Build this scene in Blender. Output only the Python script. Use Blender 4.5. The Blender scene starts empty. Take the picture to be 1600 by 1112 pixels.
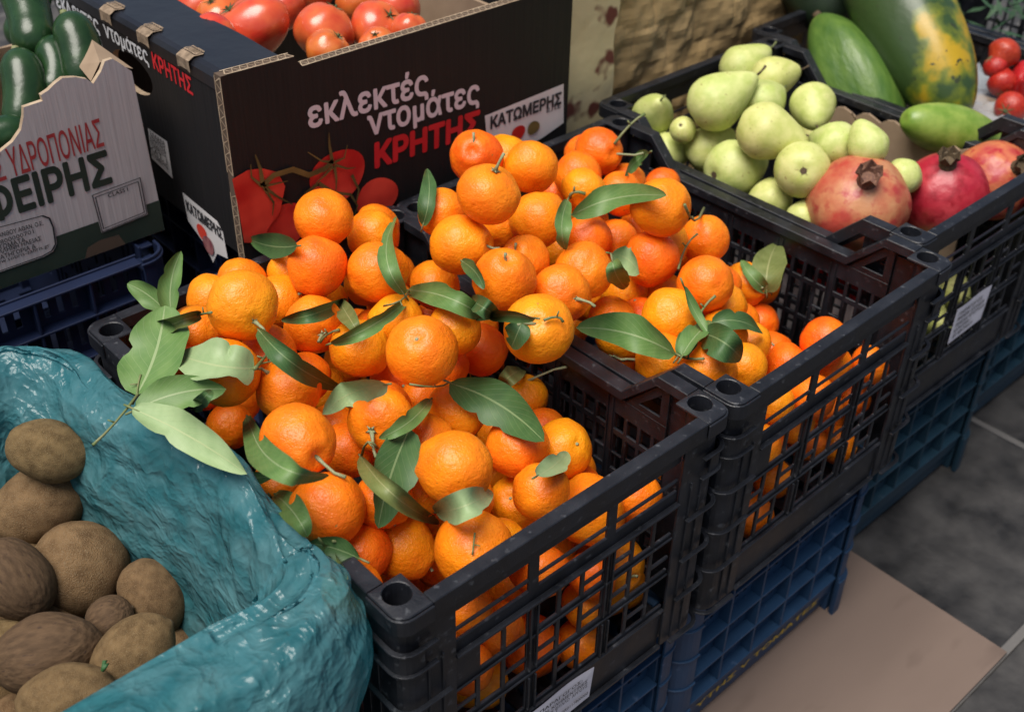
import bpy, bmesh, math, random
import numpy as np
from mathutils import Vector, Matrix, noise, geometry
SC = bpy.context.scene
COL = SC.collection
R = math.radians

# ------------------------------------------------------------------ camera
CAM = Vector((-0.3847, -0.5466, 1.3506))
RIGHT = Vector((0.7405, -0.6719, 0.0177)); UP = Vector((0.3866, 0.4473, 0.8065)); FWD = Vector((0.5498, 0.5904, -0.5909))
FPX = 1823.78
cd = bpy.data.cameras.new("Camera"); cam = bpy.data.objects.new("Camera", cd); COL.objects.link(cam)
m3 = Matrix((RIGHT, UP, -FWD)).transposed()
cam.matrix_world = Matrix.Translation(CAM) @ m3.to_4x4()
cd.sensor_width = 36.0; cd.lens = FPX / 1600 * 36; cd.clip_start = 0.02; cd.clip_end = 500
cd.dof.use_dof = True; cd.dof.focus_distance = 1.16; cd.dof.aperture_fstop = 6.3
SC.camera = cam

# ------------------------------------------------------------------ daylight
SUN_EL, SUN_AZ = R(70), R(184)      # azimuth measured from +X towards +Y
w = bpy.data.worlds.new("World"); SC.world = w; w.use_nodes = True
nt = w.node_tree; nt.nodes.clear()
sky = nt.nodes.new("ShaderNodeTexSky"); sky.sky_type = 'NISHITA'; sky.sun_disc = False
sky.sun_elevation = SUN_EL; sky.sun_rotation = R(90) - SUN_AZ
sky.air_density = 1.0; sky.dust_density = 4.0; sky.ozone_density = 1.0
bg = nt.nodes.new("ShaderNodeBackground"); bg.inputs[1].default_value = 0.085
wo = nt.nodes.new("ShaderNodeOutputWorld")
nt.links.new(sky.outputs[0], bg.inputs[0]); nt.links.new(bg.outputs[0], wo.inputs[0])
sd = bpy.data.lights.new("Sun", 'SUN'); sd.energy = 4.4; sd.angle = R(40); sd.color = (1.0, 0.95, 0.88)
sun = bpy.data.objects.new("Sun", sd); COL.objects.link(sun)
sdir = Vector((math.cos(SUN_EL) * math.cos(SUN_AZ), math.cos(SUN_EL) * math.sin(SUN_AZ), math.sin(SUN_EL)))
sun.rotation_euler = (-sdir).to_track_quat('-Z', 'Y').to_euler()
SC.view_settings.view_transform = 'Standard'; SC.view_settings.look = 'None'
SC.view_settings.exposure = 0.0; SC.view_settings.gamma = 1.0

# ------------------------------------------------------------------ helpers
def ray(px, py):
    return RIGHT * ((px - 800) / FPX) + UP * ((556 - py) / FPX) + FWD
def at(px, py, axis, v):            # where the sight line of a photo pixel meets the plane axis = v
    d = ray(px, py); i = 'xyz'.find(axis)
    return CAM + d * (v if i < 0 else (v - CAM[i]) / d[i])

def link(name, me, parent=None, mats=None):
    o = bpy.data.objects.new(name, me); COL.objects.link(o)
    if parent is not None: o.parent = parent
    for m in (mats or []): me.materials.append(m)
    return o
def tag(o, label=None, cat=None, group=None, kind=None):
    if label: o['label'] = label
    if cat: o['category'] = cat
    if group: o['group'] = group
    if kind: o['kind'] = kind
    return o
def empty(name, loc, rz=0.0):
    o = bpy.data.objects.new(name, None); COL.objects.link(o); o.location = loc; o.rotation_euler = (0, 0, rz)
    o.empty_display_size = 0.02
    return o
def copy_tree(o, parent=None):
    c = o.copy(); COL.objects.link(c)
    if parent is not None: c.parent = parent
    for ch in list(o.children): copy_tree(ch, c)
    return c

class MB:
    def __init__(s): s.v = []; s.f = []; s.m = []
    def add(s, vs, fs, mi=0):
        b = len(s.v); s.v += [tuple(p) for p in vs]
        for f in fs: s.f.append(tuple(b + i for i in f)); s.m.append(mi)
    def box(s, x0, x1, y0, y1, z0, z1, mi=0):
        vs = [(x, y, z) for z in (z0, z1) for y in (y0, y1) for x in (x0, x1)]
        s.add(vs, [(0, 2, 3, 1), (4, 5, 7, 6), (0, 1, 5, 4), (2, 6, 7, 3), (0, 4, 6, 2), (1, 3, 7, 5)], mi)
    def prism(s, poly, depth, fn, mi=0, side_mi=None):      # poly in (u, z); fn(u, w, z) -> point; w from 0 to depth
        n = len(poly); vs = [fn(u, 0, z) for u, z in poly] + [fn(u, depth, z) for u, z in poly]
        s.add(vs, [tuple(range(n)), tuple(range(2 * n - 1, n - 1, -1))], mi)
        s.add(vs, [(i, i + n, (i + 1) % n + n, (i + 1) % n) for i in range(n)], mi if side_mi is None else side_mi)
    def tube(s, pts, rad, n=8, mi=0, caps=True):
        pts = [Vector(p) for p in pts]; k = len(pts); rad = rad if isinstance(rad, (list, tuple)) else [rad] * k
        ref = Vector((0.31, 0.22, 0.92)); vs = []
        for i in range(k):
            t = (pts[min(i + 1, k - 1)] - pts[max(i - 1, 0)]).normalized()
            a = t.cross(ref)
            if a.length < 1e-3: a = t.cross(Vector((1, 0, 0)))
            a.normalize(); b = t.cross(a)
            for j in range(n):
                q = 2 * math.pi * j / n
                vs.append(pts[i] + (a * math.cos(q) + b * math.sin(q)) * rad[i])
        fs = [(i * n + j, i * n + (j + 1) % n, (i + 1) * n + (j + 1) % n, (i + 1) * n + j) for i in range(k - 1) for j in range(n)]
        if caps: fs += [tuple(range(n - 1, -1, -1)), tuple((k - 1) * n + j for j in range(n))]
        s.add(vs, fs, mi)
    def lattice(s, us, zs, solid, t, fn, mi=0):             # cells of a grid made solid or left open, extruded by t
        nu, nz = len(us) - 1, len(zs) - 1; idx = {}
        b0 = len(s.v)
        def V(i, j, k):
            if (i, j, k) not in idx:
                idx[(i, j, k)] = len(s.v); s.v.append(tuple(fn(us[i], k * t, zs[j])))
            return idx[(i, j, k)]
        S = lambda i, j: 0 <= i < nu and 0 <= j < nz and solid(i, j)
        def F(*q): s.f.append(q); s.m.append(mi)
        for i in range(nu):
            for j in range(nz):
                if not S(i, j): continue
                F(V(i, j, 0), V(i + 1, j, 0), V(i + 1, j + 1, 0), V(i, j + 1, 0))
                F(V(i, j, 1), V(i, j + 1, 1), V(i + 1, j + 1, 1), V(i + 1, j, 1))
                if not S(i - 1, j): F(V(i, j, 0), V(i, j + 1, 0), V(i, j + 1, 1), V(i, j, 1))
                if not S(i + 1, j): F(V(i + 1, j, 0), V(i + 1, j, 1), V(i + 1, j + 1, 1), V(i + 1, j + 1, 0))
                if not S(i, j - 1): F(V(i, j, 0), V(i, j, 1), V(i + 1, j, 1), V(i + 1, j, 0))
                if not S(i, j + 1): F(V(i, j + 1, 0), V(i + 1, j + 1, 0), V(i + 1, j + 1, 1), V(i, j + 1, 1))
    def build(s, name, mats, parent=None, smooth=False, fix=True, bevel=0.0, org=None):
        me = bpy.data.meshes.new(name)
        vs = s.v if org is None else [(p[0] - org[0], p[1] - org[1], p[2] - org[2]) for p in s.v]
        me.from_pydata(vs, [], s.f); me.update()
        me.polygons.foreach_set('material_index', s.m)
        if fix or bevel:
            bm = bmesh.new(); bm.from_mesh(me)
            if bevel:
                bmesh.ops.remove_doubles(bm, verts=bm.verts, dist=1e-6)
            bmesh.ops.recalc_face_normals(bm, faces=bm.faces)
            if bevel:
                es = [e for e in bm.edges if len(e.link_faces) == 2 and e.calc_face_angle(0) > 0.6]
                bmesh.ops.bevel(bm, geom=es, offset=bevel, segments=1, affect='EDGES', profile=0.5)
            bm.to_mesh(me); bm.free()
        if smooth:
            me.polygons.foreach_set('use_smooth', [True] * len(me.polygons))
        return link(name, me, parent, mats if isinstance(mats, list) else [mats])

# ------------------------------------------------------------------ materials
def mat(name, col, rough=0.5, col2=None, scale=6.0, detail=4.0, mixlo=0.35, mixhi=0.65, bump=0.0, bscale=60.0, bdetail=3.0,
        spec=0.5, metal=0.0, coord='Object', stretch=(1, 1, 1), spots=None, spotscale=20, spotlo=0.6, spothi=0.72, rnd=None, sss=0.0, coat=0.0, rough2=None):
    m = bpy.data.materials.new(name); m.use_nodes = True; N = m.node_tree.nodes; L = m.node_tree.links
    P = N['Principled BSDF']; P.inputs['Roughness'].default_value = rough; P.inputs['Metallic'].default_value = metal
    P.inputs['Specular IOR Level'].default_value = spec; P.inputs['Coat Weight'].default_value = coat; P.inputs['Coat Roughness'].default_value = 0.25
    tc = N.new('ShaderNodeTexCoord'); mp = N.new('ShaderNodeMapping'); mp.inputs['Scale'].default_value = stretch
    L.new(tc.outputs[coord], mp.inputs[0]); vec = mp.outputs[0]
    if rnd is not None:                                    # each object starts elsewhere in the pattern
        oi = N.new('ShaderNodeObjectInfo'); ad = N.new('ShaderNodeVectorMath'); ad.operation = 'MULTIPLY_ADD'
        cx = N.new('ShaderNodeCombineXYZ')
        for k in range(3): L.new(oi.outputs['Random'], cx.inputs[k])
        L.new(cx.outputs[0], ad.inputs[0]); ad.inputs[1].default_value = (37, 19, 53); L.new(mp.outputs[0], ad.inputs[2]); vec = ad.outputs[0]
    def rgb(c): return (*c, 1)
    src = None
    if col2 is not None:
        n = N.new('ShaderNodeTexNoise'); n.inputs['Scale'].default_value = scale; n.inputs['Detail'].default_value = detail
        L.new(vec, n.inputs['Vector'])
        r = N.new('ShaderNodeValToRGB'); r.color_ramp.elements[0].position = mixlo; r.color_ramp.elements[1].position = mixhi
        r.color_ramp.elements[0].color = rgb(col); r.color_ramp.elements[1].color = rgb(col2)
        L.new(n.outputs['Fac'], r.inputs[0]); src = r.outputs[0]
        if rough2 is not None:
            mr = N.new('ShaderNodeMapRange'); mr.inputs[1].default_value = mixlo; mr.inputs[2].default_value = mixhi
            mr.inputs[3].default_value = rough; mr.inputs[4].default_value = rough2
            L.new(n.outputs['Fac'], mr.inputs[0]); L.new(mr.outputs[0], P.inputs['Roughness'])
    if spots is not None:
        n2 = N.new('ShaderNodeTexNoise'); n2.inputs['Scale'].default_value = spotscale; n2.inputs['Detail'].default_value = 3
        L.new(vec, n2.inputs['Vector'])
        r2 = N.new('ShaderNodeValToRGB'); r2.color_ramp.elements[0].position = spotlo; r2.color_ramp.elements[1].position = spothi
        L.new(n2.outputs['Fac'], r2.inputs[0])
        mx = N.new('ShaderNodeMix'); mx.data_type = 'RGBA'; L.new(r2.outputs[0], mx.inputs['Factor'])
        if src is None: mx.inputs['A'].default_value = rgb(col)
        else: L.new(src, mx.inputs['A'])
        mx.inputs['B'].default_value = rgb(spots); src = mx.outputs['Result']
    if rnd is not None and rnd > 0:
        hs = N.new('ShaderNodeHueSaturation'); mr = N.new('ShaderNodeMapRange')
        mr.inputs[3].default_value = 0.5 - rnd; mr.inputs[4].default_value = 0.5 + rnd
        L.new(oi.outputs['Random'], mr.inputs[0]); L.new(mr.outputs[0], hs.inputs['Hue'])
        if src is None: hs.inputs['Color'].default_value = rgb(col)
        else: L.new(src, hs.inputs['Color'])
        src = hs.outputs[0]
    if src is None: P.inputs['Base Color'].default_value = rgb(col)
    else: L.new(src, P.inputs['Base Color'])
    if bump:
        bn = N.new('ShaderNodeTexNoise'); bn.inputs['Scale'].default_value = bscale; bn.inputs['Detail'].default_value = bdetail
        L.new(vec, bn.inputs['Vector'])
        bp = N.new('ShaderNodeBump'); bp.inputs['Strength'].default_value = 1.0; bp.inputs['Distance'].default_value = bump
        L.new(bn.outputs['Fac'], bp.inputs['Height']); L.new(bp.outputs[0], P.inputs['Normal'])
    if sss:
        P.inputs['Subsurface Weight'].default_value = sss; P.inputs['Subsurface Radius'].default_value = (1, .4, .1); P.inputs['Subsurface Scale'].default_value = 0.05
    return m

M = {}
M['black_plastic'] = mat('black_plastic', (.006, .0068, .0095), .36, (.016, .0185, .026), 30, 6, .35, .75, bump=.00025, bscale=700, spec=.55, spots=(.085, .09, .10), spotscale=110, spotlo=.62, spothi=.80, rough2=.55)
M['blue_plastic'] = mat('blue_plastic', (.009, .034, .082), .5, (.014, .050, .115), 14, 5, .35, .7, bump=.0002, bscale=500, spots=(.06, .10, .18), spotscale=90, spotlo=.66, spothi=.8)
M['teal_plastic'] = mat('teal_plastic', (.008, .03, .05), .5, (.013, .045, .075), 14, 5, .35, .7, spots=(.05, .08, .11), spotscale=90, spotlo=.66, spothi=.8)
M['navy_plastic'] = mat('navy_plastic', (.006, .012, .04), .5, (.010, .02, .06), 14, 5, .35, .7)
M['yellow_ink'] = mat('yellow_ink', (.40, .27, .03), .7)

# the skin of a clementine: pores, mottling and a hue of its own for each fruit
def skin_mat():
    m = mat('clementine_skin', (.86, .165, .005), .38, (.95, .265, .007), 1.1, 3, .3, .7, rnd=0.014, spec=.34)
    N = m.node_tree.nodes; L = m.node_tree.links; P = N['Principled BSDF']
    vec = [n for n in N if n.type == 'VECT_MATH'][0].outputs[0]
    vo = N.new('ShaderNodeTexVoronoi'); vo.inputs['Scale'].default_value = 15; L.new(vec, vo.inputs['Vector'])
    no = N.new('ShaderNodeTexNoise'); no.inputs['Scale'].default_value = 7.0; no.inputs['Detail'].default_value = 3; L.new(vec, no.inputs['Vector'])
    mr = N.new('ShaderNodeMapRange'); mr.inputs[1].default_value = 0.0; mr.inputs[2].default_value = .45; L.new(vo.outputs['Distance'], mr.inputs[0])
    b1 = N.new('ShaderNodeBump'); b1.inputs['Distance'].default_value = .0013; b1.inputs['Strength'].default_value = .9; L.new(no.outputs['Fac'], b1.inputs['Height'])
    b2 = N.new('ShaderNodeBump'); b2.inputs['Distance'].default_value = .0007; b2.inputs['Strength'].default_value = .45; L.new(mr.outputs[0], b2.inputs['Height']); L.new(b1.outputs[0], b2.inputs['Normal'])
    L.new(b2.outputs[0], P.inputs['Normal'])
    P.inputs['Coat Weight'].default_value = .05; P.inputs['Coat Roughness'].default_value = .25
    P.inputs['Subsurface Weight'].default_value = .12; P.inputs['Subsurface Radius'].default_value = (1.0, .35, .05); P.inputs['Subsurface Scale'].default_value = .12
    # green-brown freckles and scars
    sp = N.new('ShaderNodeTexNoise'); sp.inputs['Scale'].default_value = 5.0; sp.inputs['Detail'].default_value = 5; L.new(vec, sp.inputs['Vector'])
    rr = N.new('ShaderNodeValToRGB'); rr.color_ramp.elements[0].position = .70; rr.color_ramp.elements[1].position = .77; L.new(sp.outputs['Fac'], rr.inputs[0])
    mx = N.new('ShaderNodeMix'); mx.data_type = 'RGBA'; mx.inputs['B'].default_value = (.42, .16, .03, 1)
    L.new(rr.outputs[0], mx.inputs['Factor']); old = P.inputs['Base Color'].links[0].from_socket
    L.new(old, mx.inputs['A']); L.new(mx.outputs['Result'], P.inputs['Base Color'])
    return m
M['skin'] = skin_mat()

def leaf_mat(name, top, top2, back, vein):
    m = mat(name, top, .5, top2, 60, 3, .3, .7, spec=.38)
    N = m.node_tree.nodes; L = m.node_tree.links; P = N['Principled BSDF']; src = P.inputs['Base Color'].links[0].from_socket
    uv = N.new('ShaderNodeUVMap'); uv.uv_map = 'leaf'; sx = N.new('ShaderNodeSeparateXYZ'); L.new(uv.outputs[0], sx.inputs[0])
    ab = N.new('ShaderNodeMath'); ab.operation = 'ABSOLUTE'; L.new(sx.outputs[1], ab.inputs[0])            # distance from the midrib
    lt = N.new('ShaderNodeMath'); lt.operation = 'LESS_THAN'; lt.inputs[1].default_value = .045; L.new(ab.outputs[0], lt.inputs[0])
    # side veins
    ma = N.new('ShaderNodeMath'); ma.operation = 'MULTIPLY_ADD'; ma.inputs[1].default_value = -.35; L.new(ab.outputs[0], ma.inputs[0]); L.new(sx.outputs[0], ma.inputs[2])
    ml = N.new('ShaderNodeMath'); ml.operation = 'MULTIPLY'; ml.inputs[1].default_value = 10; L.new(ma.outputs[0], ml.inputs[0])
    fr = N.new('ShaderNodeMath'); fr.operation = 'FRACT'; L.new(ml.outputs[0], fr.inputs[0])
    l2 = N.new('ShaderNodeMath'); l2.operation = 'LESS_THAN'; l2.inputs[1].default_value = .10; L.new(fr.outputs[0], l2.inputs[0])
    l3 = N.new('ShaderNodeMath'); l3.operation = 'MULTIPLY'; l3.inputs[1].default_value = .28; L.new(l2.outputs[0], l3.inputs[0])
    mxv = N.new('ShaderNodeMath'); mxv.operation = 'MAXIMUM'; L.new(lt.outputs[0], mxv.inputs[0]); L.new(l3.outputs[0], mxv.inputs[1])
    m1 = N.new('ShaderNodeMix'); m1.data_type = 'RGBA'; L.new(mxv.outputs[0], m1.inputs['Factor']); L.new(src, m1.inputs['A']); m1.inputs['B'].default_value = (*vein, 1)
    ge = N.new('ShaderNodeNewGeometry'); m2 = N.new('ShaderNodeMix'); m2.data_type = 'RGBA'
    L.new(ge.outputs['Backfacing'], m2.inputs['Factor']); L.new(m1.outputs['Result'], m2.inputs['A']); m2.inputs['B'].default_value = (*back, 1)
    L.new(m2.outputs['Result'], P.inputs['Base Color'])
    bp = N.new('ShaderNodeBump'); bp.inputs['Distance'].default_value = .0008; bp.inputs['Strength'].default_value = .6
    L.new(mxv.outputs[0], bp.inputs['Height']); L.new(bp.outputs[0], P.inputs['Normal'])
    return m
LEAFM = [leaf_mat('leaf_dark', (.040, .095, .028), (.060, .13, .038), (.13, .19, .10), (.16, .23, .10)),
         leaf_mat('leaf_green', (.085, .175, .045), (.13, .225, .065), (.17, .24, .12), (.24, .32, .15)),
         leaf_mat('leaf_pale', (.23, .33, .15), (.30, .40, .20), (.20, .28, .14), (.33, .40, .20)),
         leaf_mat('leaf_olive', (.12, .15, .04), (.18, .21, .07), (.16, .19, .09), (.27, .28, .12))]
M['twig'] = mat('twig', (.12, .17, .05), .6, (.20, .20, .09), 80, 3, bump=.0004, bscale=400)
M['stem'] = mat('stem', (.16, .22, .08), .6, (.33, .32, .20), 40, 3)

# ------------------------------------------------------------------ lettering
_font_cache = {}
def text_polys(body, bold=0.0):
    key = (body, bold)
    if key in _font_cache: return _font_cache[key]
    cu = bpy.data.curves.new('text', 'FONT'); cu.body = body; cu.fill_mode = 'NONE'; cu.resolution_u = 2
    o = bpy.data.objects.new('text', cu); COL.objects.link(o)
    dg = bpy.context.evaluated_depsgraph_get(); dg.update()
    me = o.evaluated_get(dg).to_mesh()
    co = [Vector((v.co.x, v.co.y)) for v in me.vertices]; ed = [tuple(e.vertices) for e in me.edges]
    o.evaluated_get(dg).to_mesh_clear(); bpy.data.objects.remove(o); bpy.data.curves.remove(cu)
    if bold:                                               # a heavier weight: the union of copies shifted a little all round
        k = 10 if bold > .03 else 6; c0, e0 = co, ed; co, ed = [], []
        for i in range(k):
            q = 2 * math.pi * i / k; d = Vector((math.cos(q), math.sin(q))) * bold
            ed += [(a + len(co), b + len(co)) for a, b in e0]; co += [c + d for c in c0]
    out = geometry.delaunay_2d_cdt(co, ed, [], 0, 1e-5)
    vs, tris = out[0], out[2]
    A = np.array([(co[a].x, co[a].y) for a, b in ed]); B = np.array([(co[b].x, co[b].y) for a, b in ed])
    keep = []
    for t in tris:
        cx = sum(vs[i].x for i in t) / len(t); cy = sum(vs[i].y for i in t) / len(t)
        up = (A[:, 1] <= cy) & (B[:, 1] > cy); dn = (A[:, 1] > cy) & (B[:, 1] <= cy)
        side = (B[:, 0] - A[:, 0]) * (cy - A[:, 1]) - (cx - A[:, 0]) * (B[:, 1] - A[:, 1])
        if int((up & (side > 0)).sum()) - int((dn & (side < 0)).sum()) != 0: keep.append(tuple(t))
    used = sorted({i for t in keep for i in t}); ren = {i: k for k, i in enumerate(used)}
    res = ([(vs[i].x, vs[i].y) for i in used], [tuple(ren[i] for i in t) for t in keep])
    _font_cache[key] = res
    return res
def lettering(name, lines, mat_, parent, org=(0, 0, 0)):
    # lines: (text, baseline start, baseline end, up vector as long as a capital, bold); ONE print per call
    mb = MB()
    for body, p0, p1, upv, bold in lines:
        vs, fs = text_polys(body, bold)
        x0 = min(v[0] for v in vs); x1 = max(v[0] for v in vs); p0, p1, upv = Vector(p0), Vector(p1), Vector(upv)
        mb.add([p0 + (p1 - p0) * ((x - x0) / (x1 - x0)) + upv * (y / .73) for x, y in vs], fs)
    return mb.build(name, mat_, parent, fix=False, org=org)

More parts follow.
